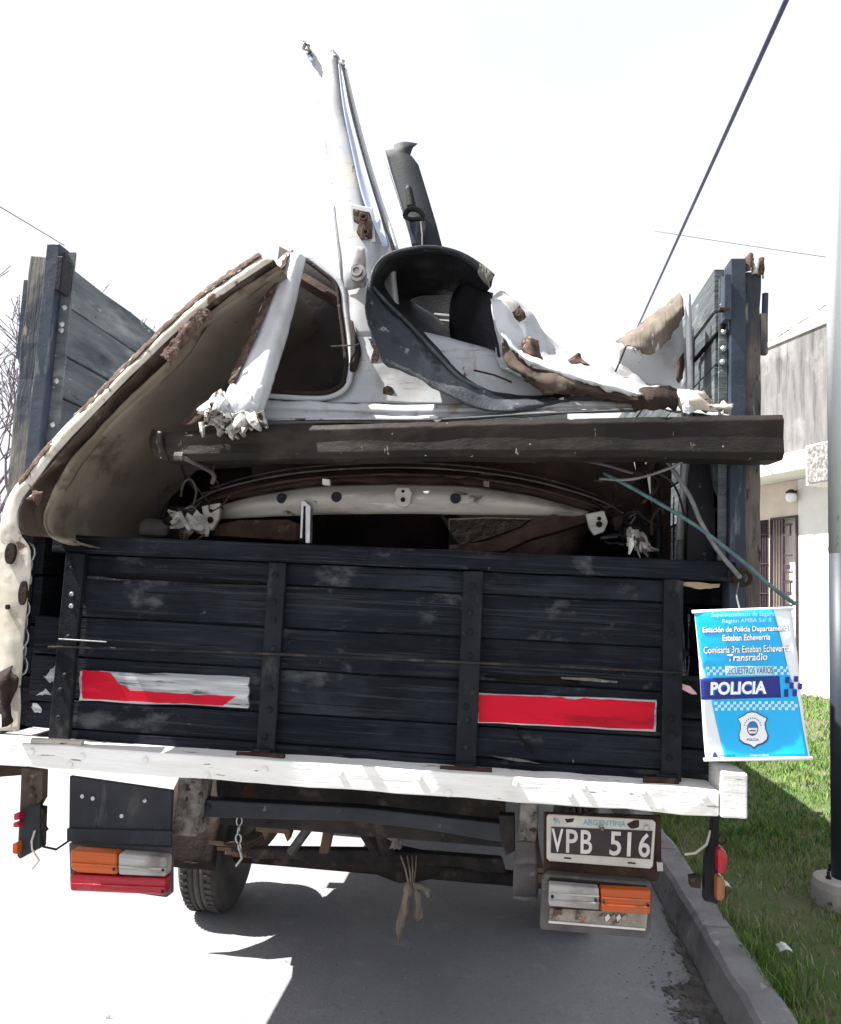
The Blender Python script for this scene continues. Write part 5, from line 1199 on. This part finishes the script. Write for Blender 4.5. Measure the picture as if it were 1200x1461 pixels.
for k, (rows, m_) in enumerate((
    ([[(700, 425, -.01), (722, 432, .0), (738, 455, .02)], [(706, 455, -.02), (728, 462, -.01), (748, 480, .0)], [(716, 490, -.04), (738, 498, -.03), (760, 508, -.02)], [(728, 520, -.05), (750, 522, -.05), (772, 526, -.04)]], 'white_metal'),
    ([[(732, 446, -.02), (738, 440, -.025), (741, 435, -.02)], [(734, 453, -.025), (742, 449, -.03), (748, 445, -.025)], [(741, 460, -.02), (746, 456, -.025), (750, 452, -.02)]], 'rust_flake'),
    ([[(745, 484, -.03), (756, 478, -.05), (768, 486, -.03)], [(744, 498, -.04), (757, 494, -.065), (770, 500, -.04)], [(748, 512, -.05), (760, 510, -.07), (775, 514, -.05)]], 'rust_flake'),
    ([[(776, 520, -.06), (786, 516, -.09), (800, 520, -.08), (830, 530, -.09)], [(778, 532, -.08), (795, 530, -.11), (812, 534, -.11), (850, 545, -.11)], [(784, 540, -.09), (800, 542, -.12), (825, 544, -.12), (870, 556, -.11)]], 'white_metal'),
    ([[(810, 514, -.02), (820, 507, -.03), (828, 505, -.02)], [(812, 517, -.03), (822, 513, -.035), (832, 513, -.03)], [(816, 520, -.04), (826, 519, -.04), (841, 520, -.04)]], 'rust_flake'),
    ([[(905, 556, -.1), (935, 550, -.13), (965, 556, -.11)], [(900, 570, -.12), (932, 566, -.16), (968, 570, -.13)], [(905, 586, -.12), (935, 584, -.15), (965, 585, -.12)]], 'dark_rust'),
    ([[(970, 560, -.10), (990, 556, -.13), (1010, 566, -.11)], [(965, 574, -.12), (990, 570, -.15), (1020, 580, -.12)], [(972, 588, -.12), (995, 586, -.14), (1040, 588, -.12)]], 'cream_metal'),
    ([[(1002, 560, -.09), (1012, 566, -.11), (1022, 578, -.11)], [(992, 566, -.10), (1004, 574, -.13), (1014, 584, -.12)], [(986, 578, -.11), (998, 584, -.13), (1008, 590, -.12)]], 'post_wood'),
    ([[(1018, 576, -.10), (1034, 574, -.12), (1047, 575, -.10)], [(1010, 580, -.11), (1032, 580, -.14), (1046, 581, -.12)], [(1012, 586, -.11), (1030, 587, -.13), (1040, 588, -.12)]], 'cream_metal'),
    ([[(975, 570, -.12), (982, 566, -.14), (990, 572, -.13)], [(972, 578, -.13), (982, 578, -.155), (992, 580, -.14)], [(976, 588, -.13), (984, 590, -.145), (994, 586, -.13)]], 'white_metal'))):
    sheet('torn_scrap', rows, m_, fender, nu=5, nv=5, crumple=.0025 if k in (1, 2, 4, 5) else .007, cs=38, thick=.002, ragged=.007, rs=55, seed=k, smooth=(k % 2 == 0))
# white upper skin rising to the curled flap
sheet('fender_upper', [[(884, 490, .22), (915, 500, .20), (950, 485, .20), (974, 450, .20)], [(880, 515, .24), (915, 520, .24), (950, 515, .24), (977, 500, .22)], [(885, 545, .24), (915, 550, .24), (950, 552, .24), (980, 558, .2)]], 'white_metal', fender, nu=4, nv=4, crumple=.01, cs=9, thick=.003)
sheet('curled_flap', [[(877, 487, .14), (905, 467, .15), (938, 442, .16), (970, 418, .16)], [(886, 488, .08), (910, 474, .08), (944, 450, .09), (974, 425, .11)], [(893, 493, .05), (916, 490, .05), (948, 466, .06), (976, 436, .09)], [(903, 496, .07), (927, 507, .06), (952, 486, .08), (977, 450, .11)]], 'flap_shaded_brown', fender, nu=8, nv=7, crumple=.006, cs=30, thick=.0015, ragged=.005, rs=45)
MB().tube([P(893, 494, .06), P(886, 512, .06), P(878, 530, .05)], .003, 5).build('wire', 'under_steel', fender)
for a, b_ in (((903, 497), (908, 506)), ((912, 500), (918, 512))):
    MB().tube([P(*a, .05), P(*b_, .045)], .004, 5, .001).build('barb', 'tan_underside', fender)
decal('rust_patch', [(972, 508), (976, 502), (977, 520), (974, 540), (971, 533), (973, 518)], .14, 'rust_brown', fender, 1.5, .06, 3)

# ---- thin white edging standing upright and a dark seat back
o = sheet('white_edge_strip', [[(978, 419, .10), (982, 417, .09), (985, 421, .10)], [(979, 480, .10), (983, 480, .09), (987, 480, .10)], [(981, 560, .10), (985, 560, .09), (989, 560, .10)], [(976, 640, .12), (980, 640, .11), (986, 640, .12)], [(970, 700, .14), (974, 700, .13), (981, 700, .14)], [(964, 770, .16), (968, 770, .15), (976, 770, .16)]], 'white_metal', None, nu=3, nv=4, org=P(970, 770, .15))
tag(o, 'thin upright white metal strip beside the dark seat back', 'metal strip')
q = P(1000, 640, .35)
seat = thing('seat_back', 'dark rounded car seat back standing against the worn wooden side boards', 'car seat', (q.x, .35, 1.05))
MB().prism([(985, 500), (986, 470), (992, 461), (1002, 458), (1010, 464), (1014, 480), (1016, 560), (1018, 640), (1030, 690), (1040, 720), (1042, 800), (980, 800), (982, 640)], .30, .42).build('cushion', 'black_plastic', seat, bevel=.02, seg=3, smooth=True)
MB().tube([P(1034, 464, -.01), P(990, 515, .25)], .007, 6).build('strap', 'hulk', seat)

# ---- curved rear panel under the beam
rear = thing('rear_panel', 'curved cream rear panel with dark rubber seal resting on the tailgate', 'car part', P(590, 780, .1))
top_ = [(250, 738, .24), (300, 706, .16), (360, 688, .11), (430, 676, .08), (510, 670, .07), (590, 669, .07), (670, 674, .07), (740, 684, .08), (800, 698, .10), (860, 718, .15), (905, 745, .22)]
mid_ = [(254, 748, .24), (306, 718, .14), (362, 702, .08), (432, 690, .05), (511, 684, .04), (590, 683, .04), (668, 687, .04), (736, 696, .05), (796, 710, .08), (854, 730, .13), (898, 758, .22)]
low_ = [(262, 756, .24), (314, 722, .16), (368, 708, .11), (434, 697, .08), (512, 692, .07), (590, 692, .07), (666, 695, .07), (732, 703, .08), (792, 717, .11), (850, 736, .16), (890, 764, .24)]
sheet('seal_band', [top_, mid_, low_], 'dark_rust', rear, nu=4, nv=5, crumple=.010, cs=18, thick=.004, ragged=.004)
sheet('shade_web', [[(a, max(612, b - 60), .02) for a, b, c in top_[2:]], [(a, b - 25, c * .5 + .06) for a, b, c in top_[2:]], top_[2:]], 'dark_rust', rear, nu=3, nv=3, crumple=.012, cs=12, thick=.003)  # dark sheet added to give the gap under the beam its shade
MB().tube(crom([P(a, b - 2, c - .012) for a, b, c in top_], 5), .0035, 6).build('seal_lip', 'housing', rear, smooth=True)
for dy_, rr_, mm_ in ((8, .005, 'rust_brown'), (-9, .0035, 'under_steel')):
    MB().tube(crom([P(a, b + dy_, c - .022) for a, b, c in top_[1:-1]], 5), rr_, 6).build('seal_bead', mm_, rear, smooth=True)
pt = [(312, 722, .15), (368, 707, .10), (434, 696, .07), (512, 691, .06), (590, 691, .06), (666, 694, .06), (732, 702, .07), (800, 718, .11), (840, 730, .14)]
pm = [(310, 732, .13), (366, 720, .07), (434, 712, .04), (512, 709, .03), (590, 709, .03), (666, 711, .03), (732, 718, .04), (800, 727, .09), (838, 734, .13)]
pw = [(308, 741, .15), (366, 738, .10), (434, 735, .07), (512, 733, .06), (590, 733, .06), (666, 734, .06), (732, 735, .07), (800, 736, .11), (836, 738, .14)]
sheet('panel', [pt, pm, pw], 'grimy_cream', rear, nu=4, nv=5, crumple=.003, cs=8, thick=.004)
for px, py, y in ((402, 711, .052), (480, 709, .028), (650, 711, .026)):
    MB().lathe([(0, .016), (-.004, .015), (-.006, .011), (-.004, 0)], P(px, py, y), 'y', 18).build('plug', 'black_iron', rear, smooth=False)
br_ = MB().prism([(567, 695), (583, 695), (588, 702), (585, 718), (580, 723), (570, 723), (565, 717), (562, 702)], .008, .03).build('latch_bracket', 'grimy_cream', rear, bevel=.004)
for px, py, r in ((575, 701, .0045), (575, 713, .007)): MB().lathe([(0, r), (-.002, r), (-.002, 0)], P(px, py, .006), 'y', 12).build('hole_shade', 'hulk', br_)  # dark discs for the shade in the latch openings
bl_ = MB().prism([(287, 722), (314, 717), (312, 740), (302, 757), (292, 754)], .06, .08).build('end_bracket', 'grimy_cream', rear, bevel=.004)
for px, py, r in ((301, 729, .006), (300, 742, .010)): MB().lathe([(0, r), (-.002, r), (-.002, 0)], P(px, py, .058), 'y', 12).build('hole_shade', 'hulk', bl_)  # bracket openings shown as dark discs for their shade
br2 = MB().prism([(836, 733), (862, 728), (868, 745), (862, 759), (848, 764), (840, 752)], .06, .08).build('end_bracket', 'grimy_cream', rear, bevel=.004)
for px, py, r in ((855, 740, .006), (855, 748, .009)): MB().lathe([(0, r), (-.002, r), (-.002, 0)], P(px, py, .058), 'y', 12).build('hole_shade', 'hulk', br2)  # same dark discs standing for shaded openings
MB().prism([(460, 683), (470, 684), (470, 692), (460, 691)], .01, .03).build('clip', 'plate_letter', rear)
for a, c in ((690, 690),): MB().prism([(a, c - 4), (a + 8, c - 3), (a + 8, c + 4), (a, c + 3)], .01, .03).build('clip', 'post_wood', rear)
shards('crumpled_end', 'foil', rear, [(256, 738), (276, 730), (292, 742), (268, 752)], 14, 24, 16, .09, (-.1, 1), 1.4, 31)
shards('crumpled_end', 'clear_lens', rear, [(262, 742), (282, 738), (296, 752)], 6, 22, 20, .06, (0, 1), 1.2, 32)
shards('crumpled_end', 'dark_rust', rear, [(240, 745), (262, 726), (285, 728)], 16, 20, 12, .10, (-.6, .8), 1.0, 33)
shards('crumpled_end', 'dark_rust', rear, [(862, 726), (886, 742), (902, 756)], 18, 22, 12, .08, (.6, .8), .8, 34)
shards('crumpled_end', 'foil', rear, [(892, 752), (908, 760), (914, 775)], 18, 24, 9, .06, (.35, 1), .6, 35)
shards('crumpled_end', 'litter_white', rear, [(896, 757), (912, 764)], 7, 26, 7, .045, (.3, 1), .5, 36)
MB().tube(crom([P(258, 708, .12), P(262, 690, .10), P(272, 684, .10), P(280, 700, .10), P(276, 722, .1)], 4), .004, 6).build('wire', 'housing', rear)

rw = random.Random(77)
for (x0, x1, y0, y1, n_w) in ((236, 300, 690, 765, 9), (846, 930, 690, 790, 11)):
    for i in range(n_w):
        a = (rw.uniform(x0, x1), rw.uniform(y0, y1)); q = [a]
        for k in range(3): q.append((q[-1][0] + rw.uniform(-26, 26), q[-1][1] + rw.uniform(-26, 22)))
        d0 = rw.uniform(.02, .14)
        MB().tube(crom([P(px, min(py, 776), d0 + rw.uniform(-.03, .03)) for px, py in q], 4), rw.choice((.0022, .003, .0045)), 5).build('loose_wire', rw.choice(('black_iron', 'under_steel', 'cable_grey', 'dark_rust', 'rust_brown')), rear, smooth=True)

# ---- loose bars inside
def loose(name, label, poly, y0, y1, m, bevel=.004, **k):
    cpt = P(poly[0][0], poly[0][1], y0)
    o = MB().prism(poly, y0, y1).build(name, m, None, org=(cpt.x, y0, cpt.z), bevel=bevel, **k)
    return tag(o, label, 'scrap metal')
loose('flat_bar', 'narrow upright steel bar standing on the tailgate top rail', [(430, 715), (434, 714), (443, 722), (442, 775), (436, 775), (436, 722), (433, 722), (431, 768), (428, 768)], .02, .05, 'bare_metal', .001)
loose('rusty_rail', 'rusty brown channel lying low under the cream panel near the crumpled foil', [(300, 750), (340, 742), (410, 741), (424, 748), (422, 772), (300, 764)], .10, .22, 'rust_brown')
loose('rusty_rail', 'dark brown curved rail rising toward the clear end bracket', [(640, 778), (700, 772), (760, 750), (800, 737), (836, 735), (838, 745), (800, 757), (760, 768), (720, 786), (640, 792)], .12, .24, 'rust_brown')
loose('rusty_plate', 'dark rusty plate lying behind the curved brown rail', [(640, 740), (700, 738), (760, 740), (745, 752), (690, 772), (640, 782)], .28, .30, 'dark_rust')
loose('grey_bundle', 'grey lump of scrap behind the tailgate beside crumpled foil', [(196, 745), (206, 738), (228, 740), (240, 752), (238, 766), (194, 764)], .16, .3, 'housing', .02)

# dark filler wreck, added to block light inside the bed
hulk = thing('shade_wreck', 'dark wrecked car shell added in the truck bed to block light beneath loose parts', 'wrecked car', (-.1, 2.2, 1.05))
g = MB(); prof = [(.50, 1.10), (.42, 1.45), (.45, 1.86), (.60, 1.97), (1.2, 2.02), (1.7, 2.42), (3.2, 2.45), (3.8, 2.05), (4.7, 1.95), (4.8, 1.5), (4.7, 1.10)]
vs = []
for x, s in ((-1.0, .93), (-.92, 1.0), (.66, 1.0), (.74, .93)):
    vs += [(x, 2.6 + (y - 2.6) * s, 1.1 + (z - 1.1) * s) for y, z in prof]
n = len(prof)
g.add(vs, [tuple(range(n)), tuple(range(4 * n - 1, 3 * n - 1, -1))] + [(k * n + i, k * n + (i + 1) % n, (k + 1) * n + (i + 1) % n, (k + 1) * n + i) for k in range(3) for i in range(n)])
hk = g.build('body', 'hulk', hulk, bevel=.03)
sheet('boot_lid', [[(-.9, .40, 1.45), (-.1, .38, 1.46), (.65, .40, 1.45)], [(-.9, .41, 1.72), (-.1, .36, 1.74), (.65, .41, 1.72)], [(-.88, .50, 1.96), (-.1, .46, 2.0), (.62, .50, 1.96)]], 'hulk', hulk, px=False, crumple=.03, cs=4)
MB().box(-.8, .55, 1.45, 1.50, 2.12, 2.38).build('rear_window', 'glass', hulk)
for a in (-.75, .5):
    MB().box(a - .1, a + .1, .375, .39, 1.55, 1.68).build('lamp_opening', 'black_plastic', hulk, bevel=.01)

# pipes, cables and hoses on the kerb side of the bed
def pipe(name, label, pts, r, m, cat='pipe', n=8):
    q = crom([P(*p) for p in pts], 6)
    return tag(MB().tube(q, r, n).build(name, m, None, org=q[-1], smooth=True), label, cat)
pipe('metal_pipe', 'slim dark pipe standing between the load and the grey pipe', [(936, 655, .18), (938, 720, .18), (940, 800, .18)], .010, 'black_iron')
pipe('metal_pipe', 'grey pipe standing upright behind the teal rope', [(978, 655, .20), (975, 720, .20), (970, 800, .20)], .012, 'cable_grey')
pipe('metal_pipe', 'rusty upright tube nearest the crumpled foil end', [(912, 655, .28), (922, 720, .26), (930, 800, .25)], .016, 'dark_rust')
loose('white_scrap_strip', 'short white strip glimpsed behind dark pipes under the rocker beam', [(905, 655), (928, 655), (930, 740), (924, 740)], .55, .57, 'white_metal', .002)
loose('shade_panel', 'dark sheet added for shade behind the pipes beneath the rocker beam', [(838, 640), (990, 640), (990, 810), (838, 810)], .62, .64, 'hulk', .001)  # dark sheet put where the bed is only in shade
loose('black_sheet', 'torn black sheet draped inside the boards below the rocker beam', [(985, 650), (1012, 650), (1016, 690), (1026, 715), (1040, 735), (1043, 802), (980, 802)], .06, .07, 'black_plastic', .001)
pipe('tie_rope', 'teal rope stretched from under the load past the corner post', [(862, 675, .02), (905, 698, -.02), (990, 748, -.06), (1058, 800, -.08), (1098, 835, -.09), (1135, 862, -.1)], .0055, 'cable_teal', 'rope')
pipe('hose', 'grey hose looping down to the iron ring on the corner post', [(950, 655, -.02), (970, 685, -.04), (986, 712, -.05), (1000, 745, -.06), (1024, 785, -.07), (1046, 812, -.07), (1056, 824, -.06)], .0065, 'cable_grey', 'hose')
pipe('cable', 'thin dark cable arching beneath the rocker beam', [(820, 655, .0), (865, 664, -.02), (905, 676, -.03), (925, 680, -.03)], .004, 'housing', 'cable')
pipe('cable', 'thin cable crossing from rope to rocker beam end', [(855, 683, -.02), (900, 684, -.04), (950, 670, -.06), (985, 652, -.08)], .004, 'cable_grey', 'cable')
pipe('cable', 'loose black cable dangling beside the grey pipe', [(905, 655, .0), (930, 670, -.02), (960, 690, .02), (975, 730, .06), (985, 800, .08)], .0035, 'black_iron', 'cable')
o = sheet('rag_scrap', [[(912, 670, -.02), (922, 660, -.04), (932, 656, -.02)], [(906, 676, -.03), (920, 670, -.05), (930, 668, -.03)], [(900, 690, -.02), (914, 682, -.04), (922, 678, -.02)]], 'dark_rust', None, crumple=.02, cs=30, org=P(915, 680, -.03))
tag(o, 'dark scrap of rag caught where the cables cross', 'rag')
# ring on the corner post
c = P(1060, 824, -.045)
ring = MB().tube([c + Vector((.020 * math.cos(a), .004 * math.sin(2 * a), .020 * math.sin(a))) for a in [k * 2 * math.pi / 16 for k in range(17)]], .006, 8, caps=False)
ring.build('tie_ring', 'rust_brown', truck, smooth=True)
MB().prism([(1040, 812), (1052, 808), (1056, 826), (1052, 832), (1040, 830)], -.04, -.021).build('ring_plate', 'black_iron', truck, bevel=.002)

# rag knotted round the cross tube
rag = thing('knotted_rag', 'dirty beige rag strip knotted round the tube under the truck', 'rag', P(572, 1345, .95))
Y = .94
for a in ((572, 585), (581, 588), (588, 590), (594, 592)):
    MB().tube([P(a[0], 1222, Y + .02), P((a[0] + a[1]) / 2, 1240, Y - .03), P(a[1] - 2, 1262, Y - .02)], .006, 6, flat=.5).build('loop', 'rag', rag)
g = MB(); g.lathe([(-.03, .004), (-.022, .020), (0, .026), (.02, .018), (.028, .004)], P(584, 1268, Y - .02), 'z', 12); g.build('knot', 'rag', rag, smooth=True)
sheet('tail', [[(578, 1270, Y - .03), (583, 1270, Y - .045), (588, 1272, Y - .03)], [(571, 1292, Y - .02), (579, 1292, Y - .045), (586, 1294, Y - .02)], [(566, 1318, Y - .02), (573, 1318, Y - .04), (580, 1318, Y - .02)], [(566, 1340, Y), (569, 1341, Y - .02), (573, 1338, Y)], [(566, 1350, Y), (567, 1352, Y - .005), (568, 1350, Y)]], 'rag', rag, nu=4, nv=4, crumple=.008, cs=25, thick=.003)
sheet('tail', [[(588, 1270, Y - .03), (594, 1270, Y - .045), (599, 1271, Y - .03)], [(590, 1290, Y - .02), (596, 1290, Y - .04), (602, 1292, Y - .02)], [(590, 1308, Y - .02), (597, 1309, Y - .035), (602, 1306, Y - .02)], [(593, 1313, Y), (597, 1316, Y - .02), (601, 1310, Y)]], 'rag', rag, nu=4, nv=4, crumple=.008, cs=25, thick=.003)
sheet('tail', [[(588, 1258, Y - .04), (590, 1262, Y - .05), (592, 1268, Y - .04)], [(600, 1260, Y - .05), (602, 1264, Y - .06), (602, 1270, Y - .05)], [(610, 1266, Y - .04), (609, 1271, Y - .05), (608, 1277, Y - .04)], [(616, 1280, Y - .03), (612, 1281, Y - .04), (610, 1281, Y - .03)]], 'rag', rag, nu=4, nv=4, crumple=.006, cs=25, thick=.003)

# ---- police banner hung at the corner
BQ = [(990, 873), (1129, 868), (1156, 1082), (1007, 1084)]
BY = -.20
bq = [P(a, b, BY) for a, b in BQ]
ban = thing('police_banner', 'cyan and white police banner with badge hanging at the truck corner', 'banner', bq[3])
nrm = (bq[1] - bq[0]).cross(bq[3] - bq[0]).normalized()
if nrm.y > 0: nrm = -nrm
def B(u, v, lift=0):
    p = bq[0].lerp(bq[1], u).lerp(bq[3].lerp(bq[2], u), v)
    return p + nrm * (lift + .007 * math.sin(v * 5.2 + .4) + .005 * math.sin(u * 4 + v * 3) + .0012 * noise.noise(Vector((u * 2, v * 4, 1))) + .0030 * math.exp(-((v - 1.0 - .04 * u) / .03) ** 2) + .0022 * math.exp(-((v - .33 + .03 * u) / .015) ** 2))
def bsheet(name, f, m, lift, nu=24, nv=30, parent=ban, th=.0004):
    """f(s,t) in 0..1 gives (u,v) on the banner."""
    vs = [B(*f(i / nu, j / nv), lift) for j in range(nv + 1) for i in range(nu + 1)]
    fs = [(j * (nu + 1) + i, j * (nu + 1) + i + 1, (j + 1) * (nu + 1) + i + 1, (j + 1) * (nu + 1) + i) for j in range(nv) for i in range(nu)]
    me = bpy.data.meshes.new(name); me.from_pydata([tuple(v) for v in vs], [], fs); me.update()
    return link(name, me, M[m], parent, smooth=True, thick=th)
def rect(u0, u1, v0, v1): return lambda s, t: (u0 + (u1 - u0) * s, v0 + (v1 - v0) * t)
# sight coordinates -> banner (u, v)
def BU(px, py):
    u = v = .5
    for _ in range(30):
        def q(u, v):
            x = (BQ[0][0] * (1 - u) + BQ[1][0] * u) * (1 - v) + (BQ[3][0] * (1 - u) + BQ[2][0] * u) * v
            y = (BQ[0][1] * (1 - u) + BQ[1][1] * u) * (1 - v) + (BQ[3][1] * (1 - u) + BQ[2][1] * u) * v
            return x, y
        x, y = q(u, v); xa, ya = q(u + 1e-3, v); xb, yb = q(u, v + 1e-3)
        a, b, c, d = (xa - x) / 1e-3, (xb - x) / 1e-3, (ya - y) / 1e-3, (yb - y) / 1e-3
        det = a * d - b * c; ex, ey = px - x, py - y
        u += (d * ex - b * ey) / det; v += (-c * ex + a * ey) / det
    return u, v
cloth = bsheet('cloth', rect(0, 1, 0, 1), 'banner_white', 0)
def edge(pts):
    U = [BU(*p) for p in pts]
    def f(v):
        return float(np.interp(v, [q[1] for q in U], [q[0] for q in U]))
    return f
# cyan field: slanted both sides
le = edge([(990, 873), (997, 935), (1007, 970), (1036, 1083)]); re_ = edge([(1103, 868), (1126, 960), (1141, 1000), (1154, 1082)])
bsheet('cyan_field', lambda s, t: (le(t) + (re_(t) - le(t)) * s, t), 'cyan', .0009, th=.0002)
vb0, vb1 = BU(1060, 967)[1], BU(1060, 998)[1]
bsheet('navy_band', rect(0, .80, vb0, vb1), 'navy', .0016, 16, 6, th=.0002)
def brow_text(name, s, quad, m, lift, bold=.02):
    v, f = text_geo(s, bold); xs_ = [a for a, b in v]; ys_ = [b for a, b in v]
    x0, x1, y0, y1 = min(xs_), max(xs_), min(ys_), max(ys_)
    q = [Vector((*BU(*p), 0)) for p in quad]; out = []
    for a, b in v:
        u, t = (a - x0) / (x1 - x0), (y1 - b) / (y1 - y0)
        r = q[0].lerp(q[1], u).lerp(q[3].lerp(q[2], u), t); out.append(tuple(B(r.x, r.y, lift)))
    me = bpy.data.meshes.new(name); me.from_pydata(out, [], f); me.update()
    return link(name, me, M[m], ban)
def line(s, l, r, y0l, y0r, h, bold=.025, shadow=True, m='ink_white'):
    quad = [(l, y0l), (r, y0r), (r, y0r + h), (l, y0l + h)]
    if shadow:
        brow_text('lettering', s, [(a + .4, b + .7) for a, b in quad], 'ink_dark' if r > 1110 else 'ink_blue', .0022, bold + .05)
    brow_text('lettering', s, quad, m, .0028, bold)
line('Superintendencia de Seguridad', 1014, 1113, 873.5, 872, 8.5, .0, False, 'ink_paleblue')
line('Región AMBA Sur II', 1029, 1099, 883, 881.5, 7.5, .0, False, 'ink_paleblue')
line('Estación de Policía Departamental', 1001, 1126, 895, 892.5, 10)
line('Esteban Echeverría', 1029, 1098, 906, 904.5, 9)
line('Comisaría 3ra Esteban Echeverría', 1002, 1127, 923, 920, 10, .015)
line('Transradio', 1036, 1094, 934, 932, 10.5, .02)
line('POLICIA', 1013, 1095, 973.5, 972.5, 19, .035, True)
# chequers
def checks(x0, x1, yt, yb, rows_, cols_, m='ink_paleblue', sk=0):
    g = MB()
    for r in range(rows_):
        for c in range(cols_):
            if (r + c) % 2: continue
            a0, a1 = x0 + (x1 - x0) * c / cols_, x0 + (x1 - x0) * (c + 1) / cols_
            b0, b1 = yt + (yb - yt) * r / rows_, yt + (yb - yt) * (r + 1) / rows_
            sx = sk * (r / rows_)
            g.add([B(*BU(a, b), .0022) for a, b in ((a0 + sx, b0), (a1 + sx, b0), (a1 + sx, b1), (a0 + sx, b1))], [(0, 1, 2, 3)])
    o = g.build('chequers', m, ban); o['kind'] = 'stuff'; return o
checks(1006, 1126, 951.5, 964, 3, 27, sk=2)
bsheet('label_strip', lambda s, t: BU(1034 + 70 * s, 951 + 13.5 * t), 'ink_paleblue', .0026, 8, 3, th=.0002)
brow_text('lettering', 'SECUESTROS VARIOS', [(1035.5, 953), (1103, 952), (1103, 962), (1035.5, 963)], 'ink_dark', .0034, .0)
checks(1019, 1139, 1002, 1015, 3, 26, sk=2)
g = MB()
for (a, b, c, d) in ((1121, 967, 1127, 976), (1133, 966, 1139, 974), (1127, 975, 1133, 984), (1139, 976, 1145, 985), (1120, 985, 1126, 996), (1132, 985, 1138, 995)):
    g.add([B(*BU(x, y), .0030) for x, y in ((a, b), (c, b), (c, d), (a, d))], [(0, 1, 2, 3)])
g.build('navy_squares', 'navy', ban)['kind'] = 'stuff'
g = MB()
for (a, b, c, d) in ((1121, 967, 1127, 972), (1120, 988, 1126, 996), (1126, 977, 1132, 984)):
    g.add([B(*BU(x, y), .0027) for x, y in ((a, b), (c, b), (c, d), (a, d))], [(0, 1, 2, 3)])
g.build('cyan_squares', 'cyan', ban)['kind'] = 'stuff'
# badge
def badge(poly, m, lift, name='badge'):
    g = MB(); c = (sum(p[0] for p in poly) / len(poly), sum(p[1] for p in poly) / len(poly))
    vs = [B(*BU(*c), lift)] + [B(*BU(*p), lift) for p in poly]; n = len(poly)
    g.add(vs, [(0, 1 + i, 1 + (i + 1) % n) for i in range(n)]); return g.build(name, m, ban)
shield = [(1075, 1018), (1081, 1019), (1088, 1023), (1096, 1027), (1093, 1034), (1094, 1042), (1097, 1050), (1096, 1056), (1090, 1061), (1083, 1063), (1078, 1067), (1072, 1063), (1064, 1061), (1058, 1056), (1057, 1050), (1059, 1042), (1059, 1034), (1055, 1027), (1063, 1023), (1069, 1019)]
cx_, cy_ = 1076, 1042
badge([(cx_ + (a - cx_) * 1.09 + .6, cy_ + (b - cy_) * 1.09 + .8) for a, b in shield], 'ink_dark', .0020)
badge(shield, 'banner_white', .0026)
def ell(cx, cy, rx, ry, n=20): return [(cx + rx * math.cos(2 * math.pi * k / n), cy + ry * math.sin(2 * math.pi * k / n)) for k in range(n)]
badge(ell(1076, 1041, 8.2, 10.5), 'ink_dark', .0031, 'crest')
badge(ell(1076, 1041, 6.8, 9), 'banner_white', .0035, 'crest')
badge([(1069.5, 1040), (1070, 1035), (1073, 1032.5), (1076, 1031.5), (1079, 1032.5), (1082, 1035), (1082.6, 1040)], 'ink_blue', .0039, 'crest')
badge([(1071, 1043), (1081, 1043), (1080.5, 1045), (1071.5, 1045)], 'ink_red', .0039, 'crest')
badge([(1070, 1048), (1082, 1048), (1078, 1050.5), (1074, 1050.5)], 'ink_dark', .0039, 'crest')
brow_text('lettering', 'POLICIA', [(1068, 1055), (1085, 1055), (1085, 1058.5), (1068, 1058.5)], 'ink_dark', .0032, .02)
g = MB()
for k in range(11):
    a = rad(200 + 14 * k); x, y = 1076 + 13 * math.cos(a), 1041 + 15 * math.sin(a)
    g.add([B(*BU(x + p, y + q), .0032) for p, q in ((-.8, -.6), (.8, -.6), (.8, .9), (-.8, .9))], [(0, 1, 2, 3)])
g.build('arc_lettering', 'ink_dark', ban)['kind'] = 'stuff'
badge([(1017, 1081), (1018, 1077), (1021, 1073), (1024, 1077), (1025, 1081)], 'ink_dark', .0022, 'emblem')
brow_text('lettering', 'Provincia de Buenos Aires', [(1028, 1077), (1051, 1077), (1051, 1081), (1028, 1081)], 'ink_dark', .0022, 0)
brow_text('lettering', 'Seguridad', [(1072, 1076), (1098, 1076), (1098, 1080), (1072, 1080)], 'ink_paleblue', .0022, 0)
for v in (0, 1):
    p0, p1 = B(-.02, v, .0), B(1.02, v, .0)
    MB().tube([p0, p0.lerp(p1, .5), p1], .0045, 8).build('rod', 'banner_white', ban, smooth=True)
MB().tube(crom([P(1054, 832, -.06), P(1051, 848, -.12), P(1055, 868, -.195)], 4), .0022, 6).build('hang_wire', 'cable_grey', ban)
